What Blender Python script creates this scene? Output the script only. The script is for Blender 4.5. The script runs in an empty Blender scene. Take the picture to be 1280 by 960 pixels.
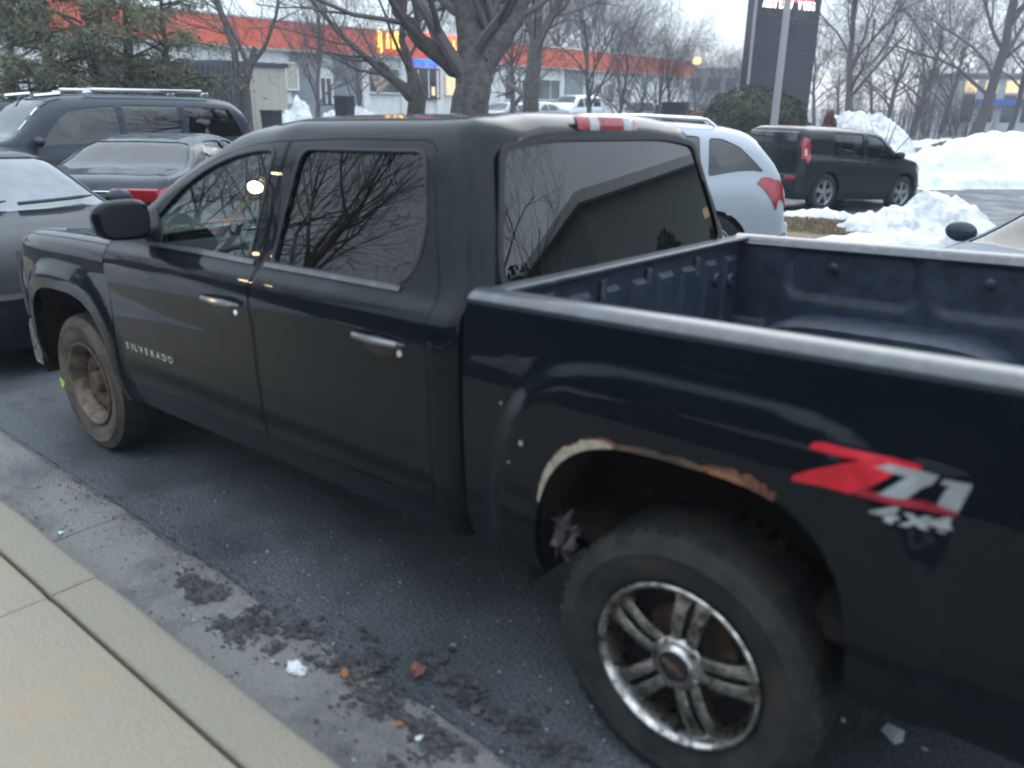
import bpy, bmesh, math, random
import numpy as np
from mathutils import Vector, Matrix, noise
from mathutils.geometry import delaunay_2d_cdt
PI = math.pi
R = math.radians
scene = bpy.context.scene
col = scene.collection
# ------------------------------------------------------------------ camera
CAM = np.array([-0.82, 2.6947, 1.8806]); YAW, PITCH, ROLL, FPX = -0.8835, -0.3365, 0.01286, 1002.26
_f = np.array([math.cos(YAW)*math.cos(PITCH), math.sin(YAW)*math.cos(PITCH), math.sin(PITCH)])
_r = np.cross(_f, [0, 0, 1]); _r /= np.linalg.norm(_r); _u = np.cross(_r, _f)
CR = math.cos(ROLL)*_r + math.sin(ROLL)*_u; CU = -math.sin(ROLL)*_r + math.cos(ROLL)*_u
def at(px, py, D):                       # world point seen at photo pixel, D metres deep
    return CAM + D*(_f + CR*(px-640)/FPX + CU*(480-py)/FPX)
def on_ground(px, py, z=0.0):
    d = _f + CR*(px-640)/FPX + CU*(480-py)/FPX
    return CAM + d*(z-CAM[2])/d[2]
cam = bpy.data.cameras.new('camera'); camo = bpy.data.objects.new('camera', cam); col.objects.link(camo)
M = Matrix(((CR[0], CU[0], -_f[0], CAM[0]), (CR[1], CU[1], -_f[1], CAM[1]), (CR[2], CU[2], -_f[2], CAM[2]), (0, 0, 0, 1)))
camo.matrix_world = M
cam.sensor_width = 36; cam.lens = 36*FPX/1280; cam.clip_end = 2000; cam.clip_start = 0.05
cam.dof.use_dof = True; cam.dof.focus_distance = 7.0; cam.dof.aperture_fstop = 1.6
scene.camera = camo
scene.view_settings.view_transform = 'Standard'; scene.view_settings.look = 'None'
scene.view_settings.exposure = 0.85; scene.view_settings.gamma = 1.0
scene.cycles.filter_width = 2.1
scene.cycles.max_bounces = 8; scene.cycles.transparent_max_bounces = 24
# ------------------------------------------------------------------ world and sun
SUN_EL, SUN_AZ = R(34), R(-72)            # azimuth from +x towards +y
w = bpy.data.worlds.new('World'); scene.world = w; w.use_nodes = True
nt = w.node_tree; nt.nodes.clear()
def wn(t, **k):
    n = nt.nodes.new(t)
    for a, b in k.items(): setattr(n, a, b)
    return n
sky = wn('ShaderNodeTexSky', sky_type='NISHITA', sun_disc=False, sun_elevation=SUN_EL, sun_rotation=PI/2-SUN_AZ)
tc = wn('ShaderNodeTexCoord'); sep = wn('ShaderNodeSeparateXYZ')
nt.links.new(tc.outputs['Generated'], sep.inputs[0])
ramp = wn('ShaderNodeValToRGB'); e = ramp.color_ramp
e.elements[0].position = 0.0; e.elements[0].color = (.62, .70, .74, 1)
e.elements[1].position = 1.0; e.elements[1].color = (1.35, 1.52, 1.70, 1)
x_ = e.elements.new(.30); x_.color = (.72, .85, .98, 1)
nt.links.new(sep.outputs['Z'], ramp.inputs[0])
mp = wn('ShaderNodeMapping'); mp.inputs['Scale'].default_value = (1, 1, 3.2)
nz = wn('ShaderNodeTexNoise'); nz.inputs['Scale'].default_value = 1.9; nz.inputs['Detail'].default_value = 5; nz.inputs['Roughness'].default_value = .5
nt.links.new(tc.outputs['Generated'], mp.inputs[0]); nt.links.new(mp.outputs[0], nz.inputs[0])
cr = wn('ShaderNodeMapRange'); cr.inputs['From Min'].default_value = .3; cr.inputs['From Max'].default_value = .7
cr.inputs['To Min'].default_value = 11; cr.inputs['To Max'].default_value = 16
nt.links.new(nz.outputs['Fac'], cr.inputs[0])
vm = wn('ShaderNodeVectorMath', operation='SCALE')
nt.links.new(ramp.outputs[0], vm.inputs[0]); nt.links.new(cr.outputs[0], vm.inputs['Scale'])
mx = wn('ShaderNodeMix', data_type='RGBA'); mx.inputs[0].default_value = .9
nt.links.new(sky.outputs[0], mx.inputs[6]); nt.links.new(vm.outputs[0], mx.inputs[7])
bg = wn('ShaderNodeBackground'); bg.inputs['Strength'].default_value = .08
nt.links.new(mx.outputs[2], bg.inputs['Color'])
wo = wn('ShaderNodeOutputWorld'); nt.links.new(bg.outputs[0], wo.inputs[0])
sun = bpy.data.lights.new('sun', 'SUN'); sun.energy = .5; sun.angle = R(40); sun.color = (1, .97, .93)
so = bpy.data.objects.new('sun', sun); col.objects.link(so)
sd = Vector((math.cos(SUN_EL)*math.cos(SUN_AZ), math.cos(SUN_EL)*math.sin(SUN_AZ), math.sin(SUN_EL)))
so.rotation_euler = sd.to_track_quat('Z', 'Y').to_euler()
# ------------------------------------------------------------------ materials
def mat(name, color, rough=.6, metal=0, coat=0, spec=.5, emit=None, es=1, noise_c=None, nscale=8, nlo=.4, nhi=.6,
        bump=0, bscale=60, coords='Object', alpha=None, rvar=0, detail=6):
    m = bpy.data.materials.new(name); m.use_nodes = True; t = m.node_tree; b = t.nodes['Principled BSDF']
    b.inputs['Base Color'].default_value = (*color, 1); b.inputs['Roughness'].default_value = rough
    b.inputs['Metallic'].default_value = metal; b.inputs['Coat Weight'].default_value = coat
    b.inputs['Coat Roughness'].default_value = .04; b.inputs['Specular IOR Level'].default_value = spec
    if emit: b.inputs['Emission Color'].default_value = (*emit, 1); b.inputs['Emission Strength'].default_value = es
    if alpha is not None: b.inputs['Alpha'].default_value = alpha
    if noise_c is not None or bump or rvar:
        tcx = t.nodes.new('ShaderNodeTexCoord')
    if noise_c is not None or rvar:
        n = t.nodes.new('ShaderNodeTexNoise'); n.inputs['Scale'].default_value = nscale; n.inputs['Detail'].default_value = detail
        n.inputs['Roughness'].default_value = .6
        t.links.new(tcx.outputs[coords], n.inputs[0])
        mr = t.nodes.new('ShaderNodeMapRange'); mr.inputs[1].default_value = nlo; mr.inputs[2].default_value = nhi
        t.links.new(n.outputs['Fac'], mr.inputs[0])
        if noise_c is not None:
            mi = t.nodes.new('ShaderNodeMix'); mi.data_type = 'RGBA'
            mi.inputs[6].default_value = (*color, 1); mi.inputs[7].default_value = (*noise_c, 1)
            t.links.new(mr.outputs[0], mi.inputs[0]); t.links.new(mi.outputs[2], b.inputs['Base Color'])
        if rvar:
            r2 = t.nodes.new('ShaderNodeMapRange'); r2.inputs[3].default_value = rough; r2.inputs[4].default_value = rough+rvar
            t.links.new(mr.outputs[0], r2.inputs[0]); t.links.new(r2.outputs[0], b.inputs['Roughness'])
    if bump:
        n2 = t.nodes.new('ShaderNodeTexNoise'); n2.inputs['Scale'].default_value = bscale; n2.inputs['Detail'].default_value = 5
        t.links.new(tcx.outputs[coords], n2.inputs[0])
        bp = t.nodes.new('ShaderNodeBump'); bp.inputs['Strength'].default_value = bump; bp.inputs['Distance'].default_value = .02
        t.links.new(n2.outputs['Fac'], bp.inputs['Height']); t.links.new(bp.outputs[0], b.inputs['Normal'])
    return m
def glass(name, tint, rough=.0, refl=1.0, ior=1.5):
    m = bpy.data.materials.new(name); m.use_nodes = True; t = m.node_tree; t.nodes.clear()
    o = t.nodes.new('ShaderNodeOutputMaterial'); mi = t.nodes.new('ShaderNodeMixShader')
    tr = t.nodes.new('ShaderNodeBsdfTransparent'); tr.inputs[0].default_value = (*tint, 1)
    g = t.nodes.new('ShaderNodeBsdfGlossy'); g.inputs['Roughness'].default_value = rough; g.inputs[0].default_value = (refl, refl, refl, 1)
    fr = t.nodes.new('ShaderNodeFresnel'); fr.inputs[0].default_value = ior
    t.links.new(fr.outputs[0], mi.inputs[0]); t.links.new(tr.outputs[0], mi.inputs[1]); t.links.new(g.outputs[0], mi.inputs[2])
    t.links.new(mi.outputs[0], o.inputs[0]); return m
def paint(name, color, dust=(.06, .052, .045), zlo=.45, zhi=.95, amount=.55, coat=1.0, rough=.35, metal=.0, base_dust_veil=.05):
    # clear-coated car paint with road dust that thickens towards the sill
    m = bpy.data.materials.new(name); m.use_nodes = True; t = m.node_tree; b = t.nodes['Principled BSDF']
    L = t.links.new; N = t.nodes.new
    b.inputs['Metallic'].default_value = metal; b.inputs['Coat Roughness'].default_value = .045; b.inputs['Specular IOR Level'].default_value = .03; b.inputs['Coat IOR'].default_value = 1.34
    tcx = N('ShaderNodeTexCoord'); sp = N('ShaderNodeSeparateXYZ'); L(tcx.outputs['Object'], sp.inputs[0])
    zr = N('ShaderNodeMapRange'); zr.inputs[1].default_value = zhi; zr.inputs[2].default_value = zlo
    zr.inputs[3].default_value = 0; zr.inputs[4].default_value = 1; L(sp.outputs['Z'], zr.inputs[0])
    n = N('ShaderNodeTexNoise'); n.inputs['Scale'].default_value = 3.2; n.inputs['Detail'].default_value = 7; n.inputs['Roughness'].default_value = .62
    mpp = N('ShaderNodeMapping'); mpp.inputs['Scale'].default_value = (.6, 1, 1.6); L(tcx.outputs['Object'], mpp.inputs[0]); L(mpp.outputs[0], n.inputs[0])
    n2 = N('ShaderNodeTexNoise'); n2.inputs['Scale'].default_value = 90; n2.inputs['Detail'].default_value = 3; L(tcx.outputs['Object'], n2.inputs[0])
    a = N('ShaderNodeMath'); a.operation = 'MULTIPLY'; L(zr.outputs[0], a.inputs[0]); L(n.outputs['Fac'], a.inputs[1])
    a1 = N('ShaderNodeMath'); a1.operation = 'MULTIPLY_ADD'; L(a.outputs[0], a1.inputs[0]); a1.inputs[1].default_value = amount*2
    a2 = N('ShaderNodeMath'); a2.operation = 'MULTIPLY'; L(n2.outputs['Fac'], a2.inputs[0]); a2.inputs[1].default_value = base_dust_veil*2
    L(a2.outputs[0], a1.inputs[2]); cl = N('ShaderNodeClamp'); L(a1.outputs[0], cl.inputs[0])
    mi = N('ShaderNodeMix'); mi.data_type = 'RGBA'; mi.inputs[6].default_value = (*color, 1); mi.inputs[7].default_value = (*dust, 1)
    L(cl.outputs[0], mi.inputs[0]); L(mi.outputs[2], b.inputs['Base Color'])
    rr = N('ShaderNodeMapRange'); rr.inputs[3].default_value = rough; rr.inputs[4].default_value = .8; L(cl.outputs[0], rr.inputs[0]); L(rr.outputs[0], b.inputs['Roughness'])
    cc = N('ShaderNodeMapRange'); cc.inputs[3].default_value = coat; cc.inputs[4].default_value = coat*.15; L(cl.outputs[0], cc.inputs[0]); L(cc.outputs[0], b.inputs['Coat Weight'])
    cr_ = N('ShaderNodeMapRange'); cr_.inputs[3].default_value = .012; cr_.inputs[4].default_value = .3; L(cl.outputs[0], cr_.inputs[0]); L(cr_.outputs[0], b.inputs['Coat Roughness'])
    return m
MT = {}
MT['black_paint'] = paint('truck_black_paint', (.003, .006, .010), dust=(.026, .025, .024), amount=.2, base_dust_veil=.006, coat=.78)
MT['dark_car'] = paint('dark_car_paint', (.014, .020, .032), dust=(.10, .12, .15), base_dust_veil=.22)  # bluish dust tint stands in for veiling glare and reflection
MT['black_car'] = paint('black_car_paint', (.004, .006, .010), dust=(.03, .03, .03), base_dust_veil=.01, amount=.1, coat=.6)
MT['navy_car'] = paint('navy_car_paint', (.02, .028, .045), base_dust_veil=.15)
MT['green_black'] = paint('green_black_paint', (.006, .010, .013), dust=(.06, .07, .08), base_dust_veil=.05, amount=.2)
MT['silver'] = paint('silver_white_paint', (.37, .41, .46), dust=(.3, .3, .3), amount=.3)
MT['grey_car'] = paint('grey_car_paint', (.085, .11, .15), dust=(.12, .14, .17), amount=.2, coat=.35, rough=.5)
MT['white_car'] = paint('white_van_paint', (.72, .75, .80), dust=(.5, .5, .5), amount=.2)
MT['red_car'] = paint('maroon_car_paint', (.14, .03, .04))
MT['bedliner'] = mat('bedliner', (.010, .017, .030), .42, noise_c=(.022, .034, .055), nscale=14, bump=.25, bscale=220)
MT['plastic'] = mat('black_plastic', (.010, .012, .016), .4, bump=.06, bscale=400)
MT['rail'] = mat('rail_cap_plastic', (.045, .052, .062), .3, noise_c=(.10, .11, .13), nscale=22, nlo=.5, nhi=.75, bump=.08, bscale=150, coat=.5)
MT['rubber'] = mat('rubber_trim', (.012, .012, .014), .55)
MT['under'] = mat('underbody', (.006, .006, .007), .9, noise_c=(.018, .015, .012), nscale=20)
MT['tyre'] = mat('tyre_rubber', (.007, .009, .011), .8, noise_c=(.026, .024, .022), nscale=9, bump=.1, bscale=90)
MT['dusty_tyre'] = mat('dusty_tyre_rubber', (.03, .026, .022), .85, noise_c=(.11, .092, .075), nscale=5, nlo=.35, nhi=.6, bump=.1, bscale=90)
MT['chrome'] = mat('dirty_chrome', (.50, .49, .47), .14, 1, noise_c=(.05, .045, .04), nscale=22, nlo=.38, nhi=.66, rvar=.5)
MT['bright'] = mat('bright_metal', (.75, .76, .78), .12, 1)
MT['steel'] = mat('rusty_steel_rim', (.13, .085, .055), .7, .3, noise_c=(.06, .045, .035), nscale=18)
MT['rim_edge'] = mat('scuffed_rim_edge', (.19, .15, .12), .6, .4, noise_c=(.08, .06, .05), nscale=14)
MT['satin'] = mat('dark_satin_chrome', (.22, .23, .25), .16, 1)
MT['alloy'] = mat('alloy', (.5, .52, .55), .3, .9)
MT['alloy_dark'] = mat('hub_dark', (.03, .03, .035), .5, .5)
MT['glass_front'] = glass('front_side_glass', (.76, .93, .88), ior=1.75)
MT['glass_dark'] = glass('privacy_glass', (.10, .12, .12), ior=1.55)
MT['glass_back'] = glass('rear_cab_glass', (.02, .024, .028), ior=1.75)
MT['glass_wind'] = glass('windshield_glass', (.66, .82, .78))
MT['glass_car'] = glass('car_window_glass', (.16, .19, .2), ior=1.7)
MT['dew'] = mat('dewed_glass', (.10, .125, .155), .14, coat=.6, spec=.8, noise_c=(.07, .09, .11), nscale=5)  # sky reflection on the windshield put into a pale diffuse colour
MT['mirror_glass'] = mat('mirror_glass', (.75, .78, .8), .02, 1)
MT['interior'] = mat('dark_interior', (.020, .020, .022), .8)
MT['seat'] = mat('seat_cloth', (.035, .034, .034), .9, bump=.2, bscale=300)
MT['pale_hub'] = mat('pale_grey_vinyl', (.28, .31, .31), .5)
MT['beige'] = mat('beige_trim', (.42, .33, .23), .6)
MT['red_lens'] = mat('red_lens', (.30, .008, .014), .2, coat=.7)
MT['clear_lens'] = mat('clear_lens', (.40, .42, .44), .12, coat=1, bump=.3, bscale=120)
MT['red_print'] = mat('red_decal_print', (.62, .012, .03), .45, noise_c=(.45, .01, .02), nscale=30)
MT['red_dark_print'] = mat('dark_red_decal_print', (.34, .012, .03), .45, noise_c=(.26, .012, .03), nscale=30)
MT['grey_print'] = mat('silver_decal_print', (.30, .32, .32), .45, noise_c=(.24, .26, .27), nscale=30)
MT['putty'] = mat('bare_filler', (.42, .36, .28), .8, noise_c=(.30, .25, .20), nscale=40, bump=.4, bscale=80)
MT['rust'] = mat('rust', (.20, .075, .04), .9, noise_c=(.06, .028, .02), nscale=30, bump=.6, bscale=90)
MT['yellow_mark'] = mat('yellow_green_paint_mark', (.45, .6, .05), .7)
def ground_mat():
    m = bpy.data.materials.new('asphalt'); m.use_nodes = True; t = m.node_tree; b = t.nodes['Principled BSDF']; L = t.links.new; N = t.nodes.new
    tcx = N('ShaderNodeTexCoord')
    a = N('ShaderNodeTexNoise'); a.inputs['Scale'].default_value = 95; a.inputs['Detail'].default_value = 4; L(tcx.outputs['Object'], a.inputs[0])
    c = N('ShaderNodeTexNoise'); c.inputs['Scale'].default_value = 1.3; c.inputs['Detail'].default_value = 8; c.inputs['Roughness'].default_value = .65; L(tcx.outputs['Object'], c.inputs[0])
    v = N('ShaderNodeTexVoronoi'); v.inputs['Scale'].default_value = 55; L(tcx.outputs['Object'], v.inputs[0])
    m1 = N('ShaderNodeMix'); m1.data_type = 'RGBA'; m1.inputs[6].default_value = (.022, .027, .033, 1); m1.inputs[7].default_value = (.13, .145, .16, 1)
    mr = N('ShaderNodeMapRange'); mr.inputs[1].default_value = .36; mr.inputs[2].default_value = .7; L(a.outputs['Fac'], mr.inputs[0]); L(mr.outputs[0], m1.inputs[0])
    m2 = N('ShaderNodeMix'); m2.data_type = 'RGBA'; m2.blend_type = 'MULTIPLY'; m2.inputs[0].default_value = .8
    cr2 = N('ShaderNodeMapRange'); cr2.inputs[1].default_value = .3; cr2.inputs[2].default_value = .7; cr2.inputs[3].default_value = .6; cr2.inputs[4].default_value = 1.25
    L(c.outputs['Fac'], cr2.inputs[0]); L(m1.outputs[2], m2.inputs[6]); L(cr2.outputs[0], m2.inputs[7]); L(m2.outputs[2], b.inputs['Base Color'])
    # pale grit
    gr = N('ShaderNodeMath'); gr.operation = 'LESS_THAN'; gr.inputs[1].default_value = .10; L(v.outputs['Distance'], gr.inputs[0])
    g2 = N('ShaderNodeTexNoise'); g2.inputs['Scale'].default_value = 9; L(tcx.outputs['Object'], g2.inputs[0])
    gm = N('ShaderNodeMath'); gm.operation = 'GREATER_THAN'; gm.inputs[1].default_value = .58; L(g2.outputs['Fac'], gm.inputs[0])
    gg = N('ShaderNodeMath'); gg.operation = 'MULTIPLY'; L(gr.outputs[0], gg.inputs[0]); L(gm.outputs[0], gg.inputs[1])
    m3 = N('ShaderNodeMix'); m3.data_type = 'RGBA'; m3.inputs[7].default_value = (.25, .27, .28, 1); L(gg.outputs[0], m3.inputs[0]); L(m2.outputs[2], m3.inputs[6]); L(m3.outputs[2], b.inputs['Base Color'])
    rr = N('ShaderNodeMapRange'); rr.inputs[1].default_value = .4; rr.inputs[2].default_value = .62; rr.inputs[3].default_value = .38; rr.inputs[4].default_value = .8; L(c.outputs['Fac'], rr.inputs[0]); L(rr.outputs[0], b.inputs['Roughness'])
    bp = N('ShaderNodeBump'); bp.inputs['Strength'].default_value = .5; bp.inputs['Distance'].default_value = .006; L(a.outputs['Fac'], bp.inputs['Height']); L(bp.outputs[0], b.inputs['Normal'])
    return m
MT['asphalt'] = ground_mat()
def concrete(name, c1, c2, stain, rough=.85, nlo=.5, nhi=.72, ns=2.2):
    m = mat(name, c1, rough, noise_c=c2, nscale=70, nlo=.3, nhi=.7, bump=.8, bscale=120)
    t = m.node_tree; b = t.nodes['Principled BSDF']; L = t.links.new; N = t.nodes.new
    src = b.inputs['Base Color'].links[0].from_socket; tcx = [n for n in t.nodes if n.type == 'TEX_COORD'][0]
    n = N('ShaderNodeTexNoise'); n.inputs['Scale'].default_value = ns; n.inputs['Detail'].default_value = 9; n.inputs['Roughness'].default_value = .7; L(tcx.outputs['Object'], n.inputs[0])
    mr = N('ShaderNodeMapRange'); mr.inputs[1].default_value = nlo; mr.inputs[2].default_value = nhi; L(n.outputs['Fac'], mr.inputs[0])
    mi = N('ShaderNodeMix'); mi.data_type = 'RGBA'; L(mr.outputs[0], mi.inputs[0]); L(src, mi.inputs[6]); mi.inputs[7].default_value = (*stain, 1)
    v = N('ShaderNodeTexVoronoi'); v.inputs['Scale'].default_value = 38; L(tcx.outputs['Object'], v.inputs[0])
    lt = N('ShaderNodeMath'); lt.operation = 'LESS_THAN'; lt.inputs[1].default_value = .13; L(v.outputs['Distance'], lt.inputs[0])
    ml = N('ShaderNodeMath'); ml.operation = 'MULTIPLY'; ml.inputs[1].default_value = .14; L(lt.outputs[0], ml.inputs[0])
    m3 = N('ShaderNodeMix'); m3.data_type = 'RGBA'; L(ml.outputs[0], m3.inputs[0]); L(mi.outputs[2], m3.inputs[6]); m3.inputs[7].default_value = (.5, .46, .38, 1)
    L(m3.outputs[2], b.inputs['Base Color']); return m
MT['sidewalk'] = concrete('sidewalk_concrete', (.385, .34, .265), (.32, .285, .22), (.40, .31, .215))  # warm tint holds the yellowish lamp light falling on the paving
MT['kerb'] = concrete('kerb_concrete', (.33, .30, .24), (.27, .245, .20), (.34, .28, .20))  # the same warm lamp light is put into the kerb colour
MT['gutter'] = concrete('gutter_concrete', (.25, .245, .235), (.20, .20, .195), (.105, .105, .115), rough=.45, nlo=.47, nhi=.62, ns=1.6)
MT['mulch'] = mat('dark_mulch', (.025, .02, .017), .95, noise_c=(.055, .045, .035), nscale=12, bump=.8, bscale=30)  # for the unseen ground added to darken reflections in the truck flank
MT['joint'] = mat('joint_dirt', (.03, .03, .03), .95)
MT['snow'] = mat('snow', (.74, .77, .81), .7, noise_c=(.50, .53, .58), nscale=3.5, nlo=.48, nhi=.7, bump=.8, bscale=9)
MT['dirty_snow'] = mat('dirty_snow', (.66, .68, .72), .7, noise_c=(.36, .36, .37), nscale=4.5, nlo=.44, nhi=.66, bump=1.0, bscale=12)
MT['grass'] = mat('dead_grass', (.27, .21, .13), .95, noise_c=(.17, .13, .08), nscale=20, bump=1.0, bscale=80)
MT['bark'] = mat('bark', (.105, .098, .095), .9, noise_c=(.06, .055, .052), nscale=9, bump=.8, bscale=40)
MT['bark_far'] = mat('bark_far', (.13, .12, .125), .95)
MT['twig'] = mat('twig', (.12, .11, .11), .95)
MT['needle'] = mat('needles', (.11, .14, .085), .8, noise_c=(.19, .19, .12), nscale=1.6, nlo=.35, nhi=.65)
MT['hedge'] = mat('hedge_leaves', (.030, .042, .026), .85, noise_c=(.06, .07, .045), nscale=3)
MT['rusty_leaves'] = mat('rusty_brown_leaves', (.16, .085, .05), .9, noise_c=(.09, .05, .035), nscale=8)
MT['orange'] = mat('orange_fascia', (.80, .12, .05), .55, noise_c=(.72, .13, .07), nscale=.6)
MT['wall_white'] = mat('painted_block_wall', (.80, .80, .78), .85, noise_c=(.68, .69, .69), nscale=1.5)
MT['wall_grey'] = mat('grey_shingle_wall', (.27, .29, .31), .9, noise_c=(.22, .24, .26), nscale=2)
MT['dark_glass'] = mat('dark_window', (.025, .032, .042), .08, coat=1)
MT['warm_window'] = mat('warm_lit_window', (.5, .4, .25), .5, emit=(1, .75, .4), es=.5)
MT['tan_wall'] = mat('tan_panel', (.46, .43, .37), .8)
MT['dark_shed'] = mat('dark_shed_wall', (.07, .08, .095), .8)
MT['neon_yellow'] = mat('lit_yellow_letters', (.9, .7, .2), .5, emit=(1, .72, .12), es=2.2)
MT['neon_red'] = mat('lit_red_letters', (.9, .1, .05), .5, emit=(1, .12, .05), es=1.6)
MT['neon_blue'] = mat('lit_blue_letters', (.05, .15, .9), .5, emit=(.02, .09, 1), es=2.2)
MT['led_white'] = mat('lit_white_letters', (.9, .9, .9), .5, emit=(1, .86, .8), es=4)
MT['led_red'] = mat('lit_red_screen_band', (.5, .05, .07), .5, emit=(1, .06, .09), es=2.5)
MT['lamp'] = mat('lamp_glow', (1, .8, .5), .5, emit=(1, .72, .38), es=60)
MT['lamp_soft'] = mat('far_lamp_glow', (1, .7, .4), .5, emit=(1, .55, .2), es=5)
MT['pylon'] = mat('pylon_panel', (.030, .026, .048), .35, coat=.2)
MT['galv'] = mat('galvanised_pole', (.36, .36, .37), .5, .2)
MT['far_build'] = mat('far_building', (.42, .44, .46), .8)
MT['blue'] = mat('blue_sign', (.05, .12, .42), .6)
MT['dark_siding'] = mat('dark_siding', (.035, .042, .045), .8)
MT['green_siding'] = mat('green_grey_siding', (.26, .29, .28), .8)
MT['plaid'] = mat('poster_print', (.45, .27, .2), .6, noise_c=(.12, .08, .07), nscale=6, nlo=.45, nhi=.55, detail=1)
MT['paper'] = mat('crumpled_paper', (.62, .63, .68), .7, noise_c=(.55, .30, .28), nscale=25, nlo=.55, nhi=.62)
MT['leaf_or'] = mat('orange_leaf', (.30, .13, .06), .8, noise_c=(.18, .08, .04), nscale=60)
MT['leaf_red'] = mat('red_brown_leaf', (.20, .075, .05), .8, noise_c=(.10, .05, .035), nscale=50)
MT['leaf_dark'] = mat('wet_leaf_litter', (.040, .036, .040), .6, noise_c=(.085, .068, .062), nscale=11, nlo=.5, nhi=.7)
MT['white_plastic'] = mat('white_plastic', (.55, .62, .62), .4)
MT['mint'] = mat('mint_plastic', (.4, .75, .72), .4)
MT['bin'] = mat('bin_plastic', (.02, .024, .035), .5)
# ------------------------------------------------------------------ object helpers
def link(o, parent=None):
    col.objects.link(o)
    if parent is not None: o.parent = parent
    return o
def tag(o, label=None, cat=None, group=None, kind=None):
    if label: o['label'] = label
    if cat: o['category'] = cat
    if group: o['group'] = group
    if kind: o['kind'] = kind
    return o
def empty(name, loc=(0, 0, 0), rz=0):
    o = bpy.data.objects.new(name, None); o.location = loc; o.rotation_euler = (0, 0, rz); o.empty_display_size = .2; return link(o)
def mobj(name, v, f, m, parent=None, smooth=False):
    me = bpy.data.meshes.new(name); me.from_pydata([tuple(map(float, a)) for a in v], [], [tuple(int(q) for q in a) for a in f])
    if isinstance(m, (list, tuple)):
        for q in m: me.materials.append(q)
    else: me.materials.append(m)
    if smooth: me.shade_smooth()
    o = bpy.data.objects.new(name, me); return link(o, parent)
class MB:
    def __init__(s): s.v = []; s.f = []
    def add(s, v, f):
        b = len(s.v); s.v += [tuple(map(float, a)) for a in v]; s.f += [tuple(b+int(i) for i in q) for q in f]; return s
    def box(s, lo, hi, bev=0):
        (x0, y0, z0), (x1, y1, z1) = lo, hi
        if bev <= 0:
            return s.add([(x0, y0, z0), (x1, y0, z0), (x1, y1, z0), (x0, y1, z0), (x0, y0, z1), (x1, y0, z1), (x1, y1, z1), (x0, y1, z1)],
                         [(3, 2, 1, 0), (4, 5, 6, 7), (0, 1, 5, 4), (1, 2, 6, 5), (2, 3, 7, 6), (3, 0, 4, 7)])
        bm = bmesh.new(); bmesh.ops.create_cube(bm, size=1)
        for q in bm.verts: q.co = ((x0+x1)/2+q.co.x*(x1-x0), (y0+y1)/2+q.co.y*(y1-y0), (z0+z1)/2+q.co.z*(z1-z0))
        bmesh.ops.bevel(bm, geom=bm.edges[:], offset=bev, segments=3, affect='EDGES', profile=.5)
        bm.verts.index_update(); s.add([q.co[:] for q in bm.verts], [[q.index for q in fc.verts] for fc in bm.faces]); bm.free(); return s
    def tube(s, pts, rad, n=8, cap=True):
        pts = [np.array(q, float) for q in pts]; b = len(s.v)
        rad = [rad]*len(pts) if np.isscalar(rad) else rad
        ref = None
        for i, q in enumerate(pts):
            d = pts[min(i+1, len(pts)-1)]-pts[max(i-1, 0)]; d = d/(np.linalg.norm(d)+1e-9)
            if ref is None: ref = np.array([0, 0, 1.]) if abs(d[2]) < .9 else np.array([1., 0, 0])
            a = np.cross(d, ref); a /= np.linalg.norm(a)+1e-9; c = np.cross(a, d); ref = c
            for k in range(n):
                t = 2*PI*k/n; s.v.append(tuple(q+rad[i]*(a*math.cos(t)+c*math.sin(t))))
        for i in range(len(pts)-1):
            for k in range(n):
                k2 = (k+1) % n; s.f.append((b+i*n+k, b+i*n+k2, b+(i+1)*n+k2, b+(i+1)*n+k))
        if cap: s.f.append(tuple(b+k for k in range(n))[::-1]); s.f.append(tuple(b+(len(pts)-1)*n+k for k in range(n)))
        return s
    def lathe(s, prof, n=48, axis='y', c=(0, 0, 0), close=False):
        # prof: (radius, axial)
        b = len(s.v); m = len(prof)
        for k in range(n):
            t = 2*PI*k/n
            for (r, a) in prof:
                q = (r*math.cos(t), a, r*math.sin(t)) if axis == 'y' else ((a, r*math.cos(t), r*math.sin(t)) if axis == 'x' else (r*math.cos(t), r*math.sin(t), a))
                s.v.append((q[0]+c[0], q[1]+c[1], q[2]+c[2]))
        for k in range(n):
            k2 = (k+1) % n
            for i in range(m-1 if not close else m):
                j = (i+1) % m; s.f.append((b+k*m+i, b+k*m+j, b+k2*m+j, b+k2*m+i))
        return s
    def prism(s, poly, a, bvec):     # poly: list of 3d points, extruded by bvec
        n = len(poly); P = [np.array(q, float) for q in poly]; bv = np.array(bvec, float)
        return s.add(P+[q+bv for q in P], [tuple(range(n))[::-1], tuple(range(n, 2*n))]+[(i, (i+1) % n, n+(i+1) % n, n+i) for i in range(n)])
    def obj(s, name, m, parent=None, smooth=False):
        o = mobj(name, s.v, s.f, m, parent)
        if smooth:
            me = o.data; bm = bmesh.new(); bm.from_mesh(me)
            bmesh.ops.recalc_face_normals(bm, faces=bm.faces[:]); bm.to_mesh(me); bm.free()
            me.shade_smooth()
            try: me.set_sharp_from_angle(angle=R(40))
            except Exception: pass
        return o
def copy_tree(o, parent=None):
    c = o.copy(); link(c)
    c.parent = parent
    for ch in list(o.children): copy_tree(ch, c)
    return c
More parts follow.
